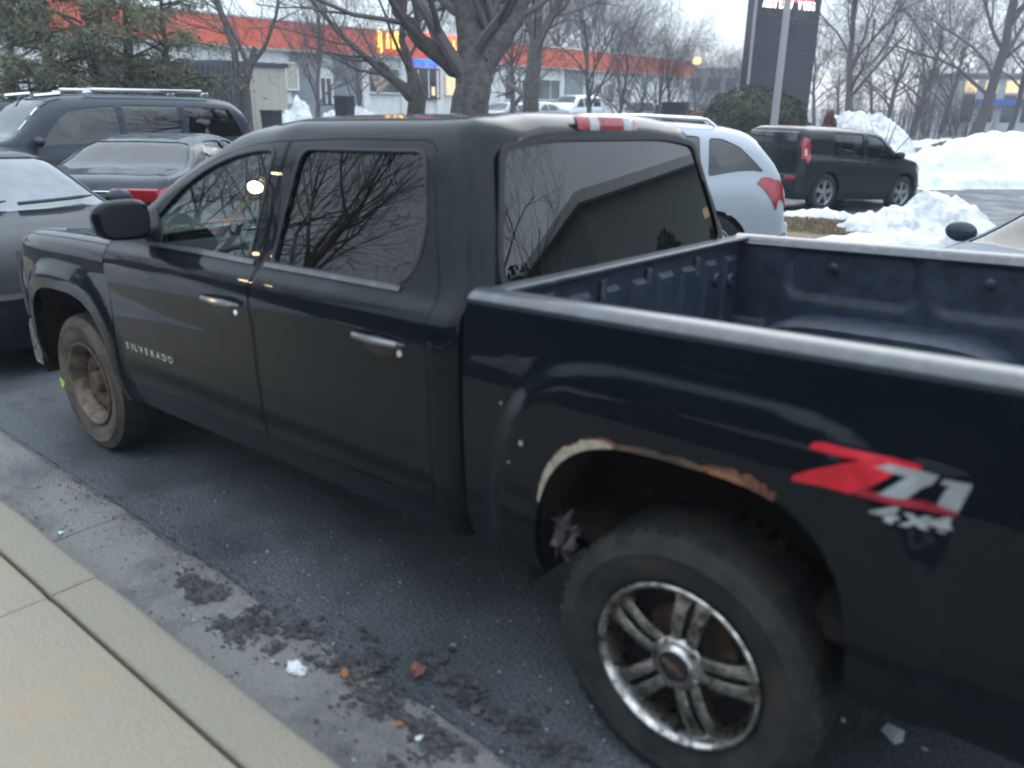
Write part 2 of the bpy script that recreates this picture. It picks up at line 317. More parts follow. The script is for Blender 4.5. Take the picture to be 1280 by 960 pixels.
# ------------------------------------------------------------------ lofted shells with cut panels
def pchip(xs, Y, x):
    xs = np.asarray(xs, float); h = np.diff(xs); sh = (slice(None),)+(None,)*(Y.ndim-1)
    dl = np.diff(Y, axis=0)/h[sh]; d = np.zeros_like(Y)
    a, b = dl[:-1], dl[1:]; w1 = (2*h[1:]+h[:-1])[sh]; w2 = (h[1:]+2*h[:-1])[sh]
    with np.errstate(all='ignore'):
        d[1:-1] = np.where(a*b > 0, (w1+w2)/(w1/np.where(a == 0, 1, a)+w2/np.where(b == 0, 1, b)), 0)
    d[0] = dl[0]; d[-1] = dl[-1]
    x = np.clip(x, xs[0], xs[-1]); i = np.clip(np.searchsorted(xs, x, side='right')-1, 0, len(xs)-2)
    s2 = (slice(None),)+(None,)*(Y.ndim-1); hh = h[i]; t = ((x-xs[i])/hh)[s2]; hh = hh[s2]
    return (2*t**3-3*t**2+1)*Y[i]+(t**3-2*t**2+t)*hh*d[i]+(-2*t**3+3*t**2)*Y[i+1]+(t**3-t**2)*hh*d[i+1]
class Shell:
    def __init__(s, stations, post=None, plan=None):
        s.xs = np.array([a[0] for a in stations], float); s.C = np.array([a[1] for a in stations], float)
        s.K = s.C.shape[1]; s.post = post; s.plan = plan
    def raw(s, x, v):
        C = pchip(s.xs, s.C, x); n = s.K; v = np.clip(v, 0, n-1); i = np.minimum(v.astype(int), n-2); t = (v-i)[:, None]
        r = np.arange(len(x)); P1 = C[r, i]; P2 = C[r, i+1]
        P0 = np.where((i > 0)[:, None], C[r, np.maximum(i-1, 0)], 2*P1-P2); P3 = np.where((i < n-2)[:, None], C[r, np.minimum(i+2, n-1)], 2*P2-P1)
        # tangents scaled by chord so uneven spacing stays calm
        d0 = np.linalg.norm(P1-P0, axis=1, keepdims=True)+1e-6; d1 = np.linalg.norm(P2-P1, axis=1, keepdims=True)+1e-6; d2 = np.linalg.norm(P3-P2, axis=1, keepdims=True)+1e-6
        m1 = ((P1-P0)/d0*d1+(P2-P1)/d1*d0)/(d0+d1)*d1; m2 = ((P2-P1)/d1*d2+(P3-P2)/d2*d1)/(d1+d2)*d1
        return (2*t**3-3*t**2+1)*P1+(t**3-2*t**2+t)*m1+(-2*t**3+3*t**2)*P2+(t**3-t**2)*m2
    def F(s, x, v):
        x = np.asarray(x, float); v = np.asarray(v, float); q = s.raw(x, v); P = np.stack([x, q[:, 0], q[:, 1]], -1)
        return s.post(P) if s.post else P
    def FN(s, x, v):
        x = np.asarray(x, float); v = np.asarray(v, float); e1 = .012; e2 = .03
        lo, hi = s.xs[0], s.xs[-1]
        P = s.F(x, v); dx = s.F(np.minimum(x+e1, hi), v)-s.F(np.maximum(x-e1, lo), v); dv = s.F(x, np.minimum(v+e2, s.K-1))-s.F(x, np.maximum(v-e2, 0))
        N = np.cross(dv, dx); return P, N/(np.linalg.norm(N, axis=1, keepdims=True)+1e-9)
    def vz(s, x, z, vmax=5):
        vv = np.linspace(0, vmax, 90); zz = s.raw(np.full(90, float(x)), vv)[:, 1]
        zz = np.maximum.accumulate(zz+np.arange(90)*1e-7); return float(np.interp(z, zz, vv))
    def loop(s, pts, vmax=5):          # (x,z) points -> (x,v)
        return [(x, s.vz(x, z, vmax)) for x, z in pts]
def resample(loop, step, vs):
    out = []; n = len(loop)
    for i in range(n):
        a = np.array(loop[i]); b = np.array(loop[(i+1) % n]); L = math.hypot(b[0]-a[0], (b[1]-a[1])*vs); k = max(1, int(round(L/step)))
        for j in range(k): out.append(a+(b-a)*j/k)
    return np.array(out)
def inside(P, L):
    x, y = P[:, 0], P[:, 1]; c = np.zeros(len(P), bool); n = len(L)
    for i in range(n):
        x1, y1 = L[i]; x2, y2 = L[(i+1) % n]
        if y1 == y2: continue
        c ^= ((y1 > y) != (y2 > y)) & (x < (x2-x1)*(y-y1)/(y2-y1)+x1)
    return c
def rounded(pts, r, n=5):              # round the corners of a polygon
    out = []; m = len(pts)
    for i in range(m):
        p0, p1, p2 = (np.array(pts[(i-1) % m], float), np.array(pts[i], float), np.array(pts[(i+1) % m], float)); rr = r[i] if isinstance(r, (list, tuple)) else r
        a = p0-p1; b = p2-p1; la, lb = np.linalg.norm(a), np.linalg.norm(b); q = min(rr, la*.48, lb*.48)
        if q < 1e-4: out.append(tuple(p1)); continue
        A = p1+a/la*q; B = p1+b/lb*q
        for k in range(n+1):
            t = k/n; out.append(tuple((1-t)**2*A+2*t*(1-t)*p1+t*t*B))
    return out
def panel(name, sh, outer, holes, m, parent=None, step=.05, vs=.2, side=1, off=0, depth=.02, rim=True, both=False, vn=None):
    lo = resample(outer, step, vs); hs = [resample(h, step, vs) for h in holes]
    S = np.array([1, vs]); pts = [lo*S]; edges = []; b = 0
    for L in [lo]+hs:
        n = len(L); edges += [(b+i, b+(i+1) % n) for i in range(n)]; b += n
    B = np.concatenate([lo]+hs)*S
    mn, mxx = (lo*S).min(0), (lo*S).max(0)
    gx = np.arange(mn[0]+step/2, mxx[0], step); gy = np.arange(mn[1]+step/2, mxx[1], step)
    G = np.stack(np.meshgrid(gx, gy), -1).reshape(-1, 2)
    if len(G):
        k = inside(G, lo*S)
        for h in hs: k &= ~inside(G, h*S)
        G = G[k]
        if len(G):
            d = np.sqrt(((G[:, None]-B[None])**2).sum(-1)).min(1); G = G[d > step*.45]
    A = np.concatenate([B, G]) if len(G) else B
    r = delaunay_2d_cdt([Vector(q) for q in A], edges, [], 0, 1e-7)
    V = np.array([q[:] for q in r[0]]); T = np.array([f for f in r[2] if len(f) == 3])
    cen = V[T].mean(1); k = inside(cen, lo*S)
    for h in hs: k &= ~inside(cen, h*S)
    T = T[k]; P, N = sh.FN(V[:, 0], V[:, 1]/vs); P = P+N*off
    if vn is not None:
        N = sh.FN(V[:, 0]*.15+vn[1]*.85, np.full(len(V), vn[0]))[1]; N = N+np.array([0, 0, 1.])*(P[:, 2:3]-1.5)*.10; N /= np.linalg.norm(N, axis=1)[:, None]
    a, bq, c = P[T[:, 0]], P[T[:, 1]], P[T[:, 2]]; fn = np.cross(bq-a, c-a)
    fl = (fn*N[T].mean(1)).sum(1) < 0; T[fl] = T[fl][:, ::-1]
    ec = {}
    for t in T:
        for i in range(3):
            e_ = (t[i], t[(i+1) % 3]); ec[e_] = ec.get(e_, 0)+1
    bd = [e_ for e_ in ec if (e_[1], e_[0]) not in ec] if rim else []
    verts = [tuple(q) for q in P]; faces = [tuple(t) for t in T]; LN = [tuple(N[i]) for t in T for i in t]
    for (i, j) in bd:
        q = len(verts); Pi, Pj = P[i], P[j]; Ii, Ij = Pi-N[i]*depth, Pj-N[j]*depth
        verts += [tuple(Pi), tuple(Ii), tuple(Ij), tuple(Pj)]; faces.append((q, q+1, q+2, q+3))
        nn = np.cross(Ii-Pi, Pj-Pi); nn /= np.linalg.norm(nn)+1e-9; LN += [tuple(nn)]*4
    objs = []
    for sd_ in ([1, -1] if both else [side]):
        v2, f2, l2 = verts, faces, LN
        if sd_ < 0:
            v2 = []
            for q in verts: v2.append(mirror_y(q, sh))
            f2 = [f[::-1] for f in faces]; l2 = []; o_ = 0
            for f in faces: l2 += [(x, -y, z) for x, y, z in LN[o_:o_+len(f)][::-1]]; o_ += len(f)
        objs.append((v2, f2, l2))
    if both == 'merge':
        n = len(objs[0][0]); objs = [(objs[0][0]+objs[1][0], objs[0][1]+[tuple(i+n for i in f) for f in objs[1][1]], objs[0][2]+objs[1][2])]
    res = []
    for v2, f2, l2 in objs:
        o = mobj(name, v2, f2, m, parent); o.data.shade_smooth(); o.data.normals_split_custom_set([tuple(map(float, q)) for q in l2]); res.append(o)
    return res
def mirror_y(q, sh):
    x, y, z = q
    if getattr(sh, 'roll', 0): return (x, -y, z-2*sh.roll*y)
    return (x, -y, z)
def sheet_on(name, sh, loops, m, parent, off=.002, step=.03, side=1):
    return [panel(name, sh, L, [], m, parent, step=step, off=off, depth=off*.8, side=side)[0] for L in loops]
# ------------------------------------------------------------------ ground
SX, SY = at(1040, 200, 17.0)[:2]
def hgt(x, y):                     # far terrain rises a little towards the shops
    d = math.hypot(x, y); a = max(0., min(1., (d-24)/30.)); return .45*a*a*(3-2*a)*max(0, min(1, (x+5)/25.))-.14*math.exp(-((x-SX)**2+(y-SY)**2)/40.)
gv = []; gf = []
xs = list(np.concatenate([np.linspace(-400, -40, 9), np.linspace(-30, 80, 56), np.linspace(100, 900, 9)]))
ys = list(np.concatenate([np.linspace(-900, -110, 9), np.linspace(-100, 1.0, 51), [1.2]]))
for x in xs:
    for y in ys: gv.append((x, y, hgt(x, y) if y < 0 else 0))
ny = len(ys)
for i in range(len(xs)-1):
    for j in range(ny-1): gf.append((i*ny+j, (i+1)*ny+j, (i+1)*ny+j+1, i*ny+j+1))
tag(mobj('asphalt_ground', gv, gf, MT['asphalt'], smooth=True), kind='structure')
# gutter slabs, kerb stones, pavement slabs (structure with countable pieces as parts)
random.seed(4)
gutter = tag(mobj('gutter', [(-60, .9, -.005), (200, .9, -.005), (200, 1.6, -.005), (-60, 1.6, -.005)], [(0, 1, 2, 3)], MT['asphalt']), kind='structure')
pavement = tag(mobj('pavement', [(-60, 1.62, .10), (200, 1.62, .10), (200, 60, .10), (-60, 60, .10)], [(0, 1, 2, 3)], MT['joint']), kind='structure')
def slab(name, x0, x1, y0, y1, z0, z1, m, parent, front=0, wob=0.0, dy=0):
    # subdivided slab with softened rims so that it reads as cast concrete; front: slant of the road face
    mb = MB(); r = .008; n = max(2, int((x1-x0)/.06)); rows = []
    for i in range(n+1):
        x = x0+(x1-x0)*i/n; ex = r if i in (0, n) else 0
        w0 = wob*(noise.noise(Vector((x*2.3, 7, 1)))+.5*noise.noise(Vector((x*9, 3, 1))))
        prof = [(y0-front+w0, z0), (y0-front*.1+w0, z1(y0)-.022-ex), (y0+.006+w0, z1(y0)-.007-ex), (y0+.022+w0, z1(y0)-ex)]
        for k in range(1, 4): yy = y0+.022+(y1-.03-y0)*k/4; prof.append((yy, z1(yy)-ex))
        prof += [(y1-.008, z1(y1)-ex), (y1, z1(y1)-.008-ex), (y1, z0)]
        rows.append([(x, a, b) for a, b in prof])
    m_ = len(rows[0])
    v = [q for rw in rows for q in rw]; f = [(i*m_+k, (i+1)*m_+k, (i+1)*m_+k+1, i*m_+k+1) for i in range(n) for k in range(m_-1)]
    f.append(tuple(range(m_))); f.append(tuple(range(n*m_, n*m_+m_))[::-1])
    mb.add(v, f); return mb.obj(name, m, parent, smooth=True)
for i in range(-2, 8):
    x0 = 2.775+(i-1)*3.05*1.0
    slab('slab', x0+.004, x0+3.046, 1.215, 1.603, -.05, lambda y: .006-.012*(y-1.2), MT['gutter'], gutter, wob=.022)
for i in range(-2, 8):
    x0 = 2.13+(i-1)*1.52*2
    slab('kerb_stone', x0+.004, x0+3.036, 1.625, 1.799, -.03, lambda y: .13, MT['kerb'], pavement, front=.045, wob=.004)
for i in range(-3, 10):
    x0 = 2.13+(i-1)*1.52
    for (a, b) in ((1.810, 3.3),):
        slab('paving_slab', x0+.003, x0+1.517, a, b, 0, lambda y: .128, MT['sidewalk'], pavement)
tag(mobj('planting_bed', [(-60, 3.31, .115), (200, 3.31, .115), (200, 9.9, .115), (-60, 9.9, .115)], [(0, 1, 2, 3)], MT['mulch']), kind='structure')  # unseen dark ground added so the truck flank mirrors less light
# ------------------------------------------------------------------ the pickup truck
ROLLS = .02
ARCH_R = dict(x=.02, zc=.42, a=.465, b=.60); ARCH_F = dict(x=3.66, zc=.42, a=.48, b=.575)
def sdist(x, z, A):
    u = abs(x-A['x'])/A['a']; v_ = np.maximum(z-A['zc'], 0)/A['b']
    return ((u**3.2+v_**3.2)**(1/3.2)-1)*.53
def sstep(a, b, x):
    t = np.clip((x-a)/(b-a), 0, 1); return t*t*(3-2*t)
def truck_post(P):
    x, y, z = P[:, 0].copy(), P[:, 1].copy(), P[:, 2].copy()
    side = sstep(.80, .93, y)*(z < 1.31)
    for A, amp, a_, b_ in ((ARCH_R, .024, .16, .235), (ARCH_F, .026, .05, .14)):
        y = y+side*amp*(1-sstep(a_, b_, sdist(x, z, A)))*(1-sstep(1.15, 1.27, z))
    # the cab back leans forward with height
    tilt = .285*np.maximum(0, z-1.33)*(1-sstep(.85, 1.25, x))*(x > .775)
    X = x+tilt
    Z = z+.025*(.8-x)+ROLLS*(y-.97)
    return np.stack([X, y, Z], -1)
def T(x, y, z): return (x, y, z+.025*(.8-x)+ROLLS*(y-.97))
def TM(mb):
    mb.v = [T(*q) for q in mb.v]; return mb
base = np.array([(.925, .47), (.958, .56), (.985, .80), (.990, 1.02), (.982, 1.252), (.943, 1.298), (.853, 1.52), (.755, 1.755), (.70, 1.822), (.52, 1.855), (0, 1.872)])
def cab_sec(dy=0, top=1.0, scale=None): c = base.copy(); c[:, 0] = np.maximum(c[:, 0]-dy, 0); return c
def corner(d, r=.11):              # plan rounding at the back of the cab
    d = min(d, r); return r-math.sqrt(max(0, r*r-(r-d)**2))
st = []
for d in (0, .006, .02, .045, .08, .11):
    c = base.copy(); k = corner(d); c[:, 0] = np.maximum(c[:, 0]-k, 0); c[-1, 0] = 0
    c[7:, 1] -= k*.55; st.append((.80+d, c))
for x in (1.1, 1.5, 1.9): st.append((x, base.copy()))
def wind(x, pil, pil_y, zc):         # windshield zone: pillar point and centre height
    c = base.copy(); zb = 1.298
    c[6] = (.943-(.943-pil_y)*.5, zb+(pil-zb)*.5); c[7] = (pil_y, pil); dzt = zc-pil
    c[8] = (pil_y*.93, pil+dzt*.45); c[9] = (pil_y*.68, pil+dzt*.85); c[10] = (0, zc); return c
st += [(2.10, wind(2.10, 1.742, .760, 1.866)), (2.28, wind(2.28, 1.715, .772, 1.845)), (2.50, wind(2.50, 1.650, .797, 1.765)), (2.70, wind(2.70, 1.555, .835, 1.665)),
       (2.90, wind(2.90, 1.430, .882, 1.555)), (3.05, wind(3.05, 1.350, .915, 1.47)), (3.20, wind(3.20, 1.325, .925, 1.39)), (3.34, wind(3.34, 1.312, .930, 1.33))]
cab = Shell(st, truck_post); cab.roll = ROLLS
truck = empty('pickup_truck', (0, 0, 0))
tag(truck, 'black crew cab pickup truck with torn rear wheel arch parked along the kerb', 'pickup truck')
BP = MT['black_paint']
def lp(pts, vmax=7.5): return cab.loop(pts, vmax)
df_out = [(1.905, .60), (3.10, .60), (3.125, .80), (3.115, 1.268)] + [(3.02, 1.345), (2.885, 1.437), (2.70, 1.548), (2.50, 1.643), (2.30, 1.712), (2.12, 1.752), (1.96, 1.766), (1.90, 1.767)]
df_win = rounded([(1.985, 1.322), (2.74, 1.322), (2.78, 1.40), (2.62, 1.535), (2.44, 1.638), (2.25, 1.700), (2.08, 1.726), (1.975, 1.728)], [.03, .05, .04, .1, .1, .1, .05, .04])
dr_out = [(.925, .60), (1.898, .60), (1.893, 1.767), (1.60, 1.778), (1.12, 1.778), (1.015, 1.74), (.975, 1.55), (.925, 1.30)]
dr_win = rounded([(1.09, 1.325), (1.825, 1.325), (1.795, 1.735), (1.09, 1.738), (1.015, 1.50)], [.10, .03, .05, .09, .1])
# frame of the cab: everything round the doors, with the windshield opening left out
frame_out = [(.80, 0), (3.118, 0), (3.118, cab.vz(3.118, 1.28, 7.5)), (3.20, 6.6), (3.05, 7.25), (2.85, 7.35), (2.6, 7.4), (2.40, 7.6), (2.25, 8.4), (2.20, 9.2), (2.185, 10), (.80, 10)]
panel('cab_shell', cab, frame_out, [lp(df_out), lp(dr_out)], BP, truck, step=.045, both='merge')
for s_ in (1, -1):
    for nm, out, win, gl in (('door', df_out, df_win, 'glass_front'), ('door', dr_out, dr_win, 'glass_dark')):
        inn = [((x-c_x)*.990+c_x, (z-c_z)*.994+c_z) for (c_x, c_z) in [(sum(p[0] for p in out)/len(out), 1.2)] for x, z in out]
        d = panel(nm, cab, lp(inn), [lp(win)], BP, truck, step=.045, side=s_)[0]
        # inner skin so the door reads solid from inside
        panel('window', cab, lp(win), [], MT[gl], d, step=.08, side=s_, off=-.012, rim=False, vn=(5.95, 1.5))
        big = [((x-sum(p[0] for p in win)/len(win))*1.035+sum(p[0] for p in win)/len(win), (z-1.53)*1.05+1.53) for x, z in win]
        panel('window_seal', cab, lp(big), [lp(win)], MT['rubber'], d, step=.04, side=s_, off=.003, depth=.016)
        hx = 2.10 if nm and out is df_out else 1.15
        # handle with bowl and lock
        bowl = [(hx+.085*math.cos(t), 1.125+.035*math.sin(t)) for t in np.linspace(0, 2*PI, 18)[:-1]]
        panel('handle_bowl', cab, lp(bowl), [], MT['plastic'], d, step=.03, side=s_, off=.0015, depth=.001)
        mb = MB(); yy = .99
        mb.tube([(hx-.125, yy+.004, 1.142), (hx-.115, yy+.030, 1.148), (hx-.02, yy+.042, 1.150), (hx+.09, yy+.034, 1.150), (hx+.115, yy+.004, 1.148)], [.010, .014, .016, .014, .010], 8)
        if s_ < 0: mb.v = [(x, -y, z) for x, y, z in mb.v]
        hd = TM(mb).obj('door_handle', MT['satin'], d, True)
        mb = MB(); mb.lathe([(0, .012), (.011, .012), (.013, .008), (.013, 0)], 14, 'y', (hx-.10, yy-.002, 1.112))
        if s_ < 0: mb.v = [(x, -y, z) for x, y, z in mb.v]
        TM(mb).obj('lock', MT['bright'], d, True)
        # inner door card
        inn2 = [(x, z) for x, z in inn if z < 1.3]
        card = rounded([(min(p[0] for p in inn)+.03, .62), (max(p[0] for p in inn)-.05, .62), (max(p[0] for p in inn)-.05, 1.31), (min(p[0] for p in inn)+.09, 1.31)], .03)
        panel('door_card', cab, lp(card), [], MT['interior'], d, step=.1, side=s_, off=-.05, depth=.01, rim=False)
# belt weatherstrips (bright in the photo)
for x0, x1 in ((1.93, 2.76), (1.10, 1.86)):
    panel('belt_strip', cab, lp([(x0, 1.303), (x1, 1.303), (x1, 1.318), (x0, 1.318)]), [], MT['bright'] if 0 else MT['rail'], truck, step=.05, off=.008, depth=.008)
# windshield and its wipers
ws = [(3.20, 6.6), (3.05, 7.25), (2.85, 7.35), (2.6, 7.4), (2.40, 7.6), (2.25, 8.4), (2.20, 9.2), (2.185, 10), (3.335, 10), (3.335, 6.5)]
panel('windshield', cab, ws, [], MT['glass_wind'], truck, step=.08, off=-.006, rim=False, both='merge')
# back panel of the cab with its glass
def back_pt(y, z, off=0.):
    hw = np.interp(z, [1.0, 1.275, 1.52, 1.755, 1.822, 1.86], [.88, .842, .743, .645, .59, .4])
    q = truck_post(np.array([[.80, 0., z]]))[0]; X = q[0]-.030*(1-min(1, abs(y)/.84)**2)-off
    return (X, y, z+.025*(.8-.8)+ROLLS*(y-.97))
def yz_sheet(name, outer, holes, m, parent, fn, step=.06, rim=0, vnorm=(-1, 0, .28)):
    lo = resample(outer, step, 1); hs = [resample(h, step, 1) for h in holes]; edges = []; b = 0
    for L in [lo]+hs:
        n = len(L); edges += [(b+i, b+(i+1) % n) for i in range(n)]; b += n
    B = np.concatenate([lo]+hs); mn, mxx = lo.min(0), lo.max(0)
    G = np.stack(np.meshgrid(np.arange(mn[0]+step/2, mxx[0], step), np.arange(mn[1]+step/2, mxx[1], step)), -1).reshape(-1, 2)
    k = inside(G, lo)
    for h in hs: k &= ~inside(G, h)
    G = G[k]
    if len(G): G = G[np.sqrt(((G[:, None]-B[None])**2).sum(-1)).min(1) > step*.45]
    A = np.concatenate([B, G]); r = delaunay_2d_cdt([Vector(q) for q in A], edges, [], 0, 1e-7)
    V = np.array([q[:] for q in r[0]]); Tt = np.array([f for f in r[2] if len(f) == 3]); cen = V[Tt].mean(1); k = inside(cen, lo)
    for h in hs: k &= ~inside(cen, h)
    Tt = Tt[k]; P = [fn(a, c) for a, c in V]; F_ = [tuple(t[::-1]) for t in Tt]
    if rim:
        ec = {}
        for t in F_:
            for i in range(3): ec[(t[i], t[(i+1) % 3])] = 1
        q0 = len(P); idx = {}
        for (i, j) in list(ec):
            if (j, i) in ec: continue
            for q in (i, j):
                if q not in idx: idx[q] = len(P); P.append((P[q][0]+rim, P[q][1], P[q][2]))
            F_.append((i, idx[i], idx[j], j))
    o = mobj(name, P, F_, m, parent); o.data.shade_smooth()
    try: o.data.set_sharp_from_angle(angle=R(35))
    except Exception: pass
    return o
hwz = lambda z: float(np.interp(z, base[:, 1], base[:, 0]))-.11
zs_ = [.60, .8, 1.0, 1.2, 1.275, 1.4, 1.52, 1.65, 1.755]
edge_r = []
for v_ in list(np.linspace(.3, 10, 46)):
    q = cab.raw(np.array([.80]), np.array([v_]))[0]; edge_r.append((float(q[0]), float(q[1])))
outer = edge_r+[(-y, z) for y, z in edge_r[::-1][1:]]
gl = rounded([(-.79, 1.335), (.79, 1.335), (.765, 1.45), (.662, 1.752), (.40, 1.782), (-.40, 1.782), (-.662, 1.752), (-.765, 1.45)], [.05, .05, .1, .05, .2, .2, .05, .1])
gl = [(y*.985, z) for y, z in gl]
bp_ = yz_sheet('cab_back_panel', outer, [gl], BP, truck, lambda y, z: back_pt(y, z), rim=.012)
yz_sheet('rear_window', gl, [], MT['glass_back'], truck, lambda y, z: back_pt(y, z, -.008))
# dark seal round the back glass
gl2 = [(y*1.018, (z-1.55)*1.05+1.55) for y, z in gl]
yz_sheet('rear_window_seal', gl2, [[(y*.985, (z-1.55)*.965+1.55) for y, z in gl]], MT['rubber'], truck, lambda y, z: back_pt(y, z, .003), rim=.004)
# high brake lamp at the back of the roof
def roof_pt(y, u, off=.0):           # u: 0 at the back edge going up and forward
    q = cab.F(np.array([.80+u]), np.array([10-abs(y)/.52*1.0]))[0]; return q
def lamp_piece(y0, y1, m, nm, par):
    mb = MB(); n = 8; rows = []
    for i in range(n+1):
        y = y0+(y1-y0)*i/n; edge = max(0, 1-((abs(y)-0)/.205)**6)
        h0 = 1.800+.010*(1-edge); h1 = 1.862-.012*(1-edge)
        rows.append([(.945+(zz-1.80)*.42-bul*(.35+.65*edge), y, zz) for zz, bul in ((h0, 0), (h0+.004, .012), ((h0+h1)/2, .022), (h1-.006, .020), (h1+.004, 0))])
    v = [T(*q) for rw in rows for q in rw]; f = [(i*5+k, i*5+k+1, (i+1)*5+k+1, (i+1)*5+k) for i in range(n) for k in range(4)]
    f += [(0, 1, 2, 3, 4)[::-1], tuple(n*5+k for k in range(5))]
    mb.add([(a-.016, b, c+.004) for a, b, c in v], f); return mb.obj(nm, m, par, True)
ch = lamp_piece(-.203, .203, MT['plastic'], 'brake_lamp_base', truck)
ch.location = (.004, 0, 0)
for y0, y1, k in ((-.20, -.165, 'red_lens'), (-.163, -.095, 'clear_lens'), (-.093, .075, 'red_lens'), (.077, .135, 'clear_lens'), (.137, .20, 'red_lens')):
    lamp_piece(y0, y1, MT[k], 'lens', ch)
# roof ditch strips
for s_ in (1, -1):
    panel('roof_strip', cab, [(.93, 8.28), (2.1, 8.28), (2.1, 8.42), (.93, 8.42)], [], MT['rubber'], truck, step=.06, off=.003, depth=.003, side=s_)
# ---- front fender and hood
def fend(x, w, zt, hood, zs=.47, dy=0):
    c = np.array([(.925, zs), (.958, zs+.09), (.985, .80), (.990, 1.02), (.980, 1.15), (.955, 1.235), (.90, 1.275), (.80, 1.285), (.62, hood-.01), (.4, hood), (0, hood+.01)])
    c[:, 0] = np.maximum(c[:, 0]-dy, 0)*1.0; c[-1, 0] = 0; c[4:, 1] += zt; return c
fs = [(3.112, fend(0, 0, .0, 1.30)), (3.5, fend(0, 0, -.002, 1.305)), (3.9, fend(0, 0, -.01, 1.295)), (4.15, fend(0, 0, -.02, 1.28, dy=.012)), (4.30, fend(0, 0, -.035, 1.26, dy=.035)),
      (4.40, fend(0, 0, -.06, 1.23, dy=.07)), (4.46, fend(0, 0, -.10, 1.19, dy=.13)), (4.48, fend(0, 0, -.14, 1.16, dy=.18))]
fender = Shell(fs, truck_post); fender.roll = ROLLS
def arch_pts(A, n=26, zbot=.47):
    out = []
    for t in np.linspace(0, PI, n):
        c_, s__ = math.cos(t), math.sin(t)
        out.append((A['x']+A['a']*math.copysign(abs(c_)**(2/3.2), c_), A['zc']+A['b']*abs(s__)**(2/3.2)))
    return [q for q in out if q[1] > zbot]
ap = arch_pts(ARCH_F)               # from +x side over the top to -x side
fo = fender.loop([(x, z) for x, z in ap[::-1]], 5)
outer_f = [(3.124, 0)]+[(ap[-1][0], 0)]+fo+[(ap[0][0], 0), (4.47, 0), (4.48, 3), (4.48, 5.6), (3.124, 5.6)]
panel('front_fender', fender, outer_f, [], BP, truck, step=.028, both=True, depth=.03)
panel('hood', fender, [(3.20, 5.68), (4.47, 5.68), (4.47, 10), (3.20, 10)], [], BP, truck, step=.06, both='merge')
# front fascia: bumper, grille and headlamps behind the corner
mb = MB(); n = 24
for z0, z1, bul, nm, m_ in ((.42, .70, .10, 'front_bumper', 'chrome'), (.72, 1.12, .03, 'grille', 'plastic')):
    mb = MB(); rows = []
    for i in range(n+1):
        y = -.90+1.8*i/n; X = 4.48+bul*(1-abs(y/.9)**3)+.02
        rows.append([(X-.12, y, z0), (X-.02, y, z0), (X, y, z0+.03), (X+.01, y, (z0+z1)/2), (X, y, z1-.03), (X-.03, y, z1), (X-.12, y, z1)])
    v = [T(*q) for rw in rows for q in rw]; mb.add(v, [(i*7+k, i*7+k+1, (i+1)*7+k+1, (i+1)*7+k) for i in range(n) for k in range(6)]+[(0, 1, 2, 3, 4, 5, 6), tuple(n*7+k for k in range(7))[::-1]])
    mb.obj(nm, MT[m_], truck, True)
for s_ in (1, -1):
    TM(MB().box((4.40, min(s_*.55, s_*.84), .80), (4.53, max(s_*.55, s_*.84), 1.10), .02)).obj('headlight', MT['clear_lens'], truck, True)
TM(MB().box((4.54, -.55, .90), (4.57, .55, .96), .01)).obj('grille_bar', MT['chrome'], truck, True)
# side marker on the fender front
# ---- the bed
bs = []
def bed_sec(dy=0):
    c = np.array([(.925, .50), (.958, .58), (.984, .80), (.990, 1.02), (.986, 1.18), (.977, 1.285), (.968, 1.325), (.950, 1.342), (.872, 1.343), (.851, 1.325), (.851, .83)]); c[:, 0] -= dy; return c
for x in (-1.22, -1.19, -1.1, -.5, 0, .5, .70, .76, .775):
    c = bed_sec(.03 if x < -1.2 else (.01 if x < -1.15 else 0)); c[5:10, 1] += .010*(.775-x)*1.0; bs.append((x, c))
bed = Shell(bs, truck_post); bed.roll = ROLLS
ar = arch_pts(ARCH_R); bo = bed.loop([(x, z) for x, z in ar[::-1]], 5)
outer_b = [(-1.22, 0), (ar[-1][0], 0)]+bo+[(ar[0][0], 0), (.775, 0), (.775, 6.05), (-1.22, 6.05)]
bso = []
for s_ in (1, -1): bso.append(panel('bed_side', bed, outer_b, [], BP, truck, step=.035, side=s_, depth=.03)[0])
panel('bed_rail', bed, [(-1.21, 6.1), (.772, 6.1), (.772, 9.02), (-1.21, 9.02)], [], MT['rail'], truck, step=.05, off=.004, side=1)
panel('bed_rail', bed, [(-1.21, 6.1), (.772, 6.1), (.772, 9.02), (-1.21, 9.02)], [], MT['rail'], truck, step=.05, off=.004, side=-1)
# inner walls with pressed pockets
def inner_wall(s_):
    mb = MB(); nx, nz = 96, 26; v = []
    for i in range(nx+1):
        x = -1.12+(.74+1.12)*i/nx
        for k in range(nz+1):
            z = .82+(1.335-.82)*k/nz
            # pocket: recessed area between stake ribs, rounded lower corners
            d = 0
            for c0, c1 in ((-.05, .50), (-.75, -.11)):
                px = min(x-c0, c1-x, 9); pz = min(z-1.10, 1.30-z+.04); q = min(px, pz) if min(px, pz) > .08 else (.08-math.hypot(max(0, .08-px), max(0, .08-pz)))
                d = max(d, max(0, min(1, (q+.004)/.016)))
            step_ = .022*max(0, min(1, (.975-z)/.02))
            tz = .81+.24*max(0, 1-(abs(x-.02)/.515)**4)**.25 if abs(x-.02) < .515 else 0; zz = max(z, tz-.004)
            v.append(T(x, s_*(.852+.016*d-step_*(abs(x-.02) > .56)), zz))
    f = [(i*(nz+1)+k, i*(nz+1)+k+1, (i+1)*(nz+1)+k+1, (i+1)*(nz+1)+k) for i in range(nx) for k in range(nz)]
    mb.add(v, f); return mb.obj('bed_inner_wall', MT['bedliner'], truck, True)
inner_wall(1); inner_wall(-1)
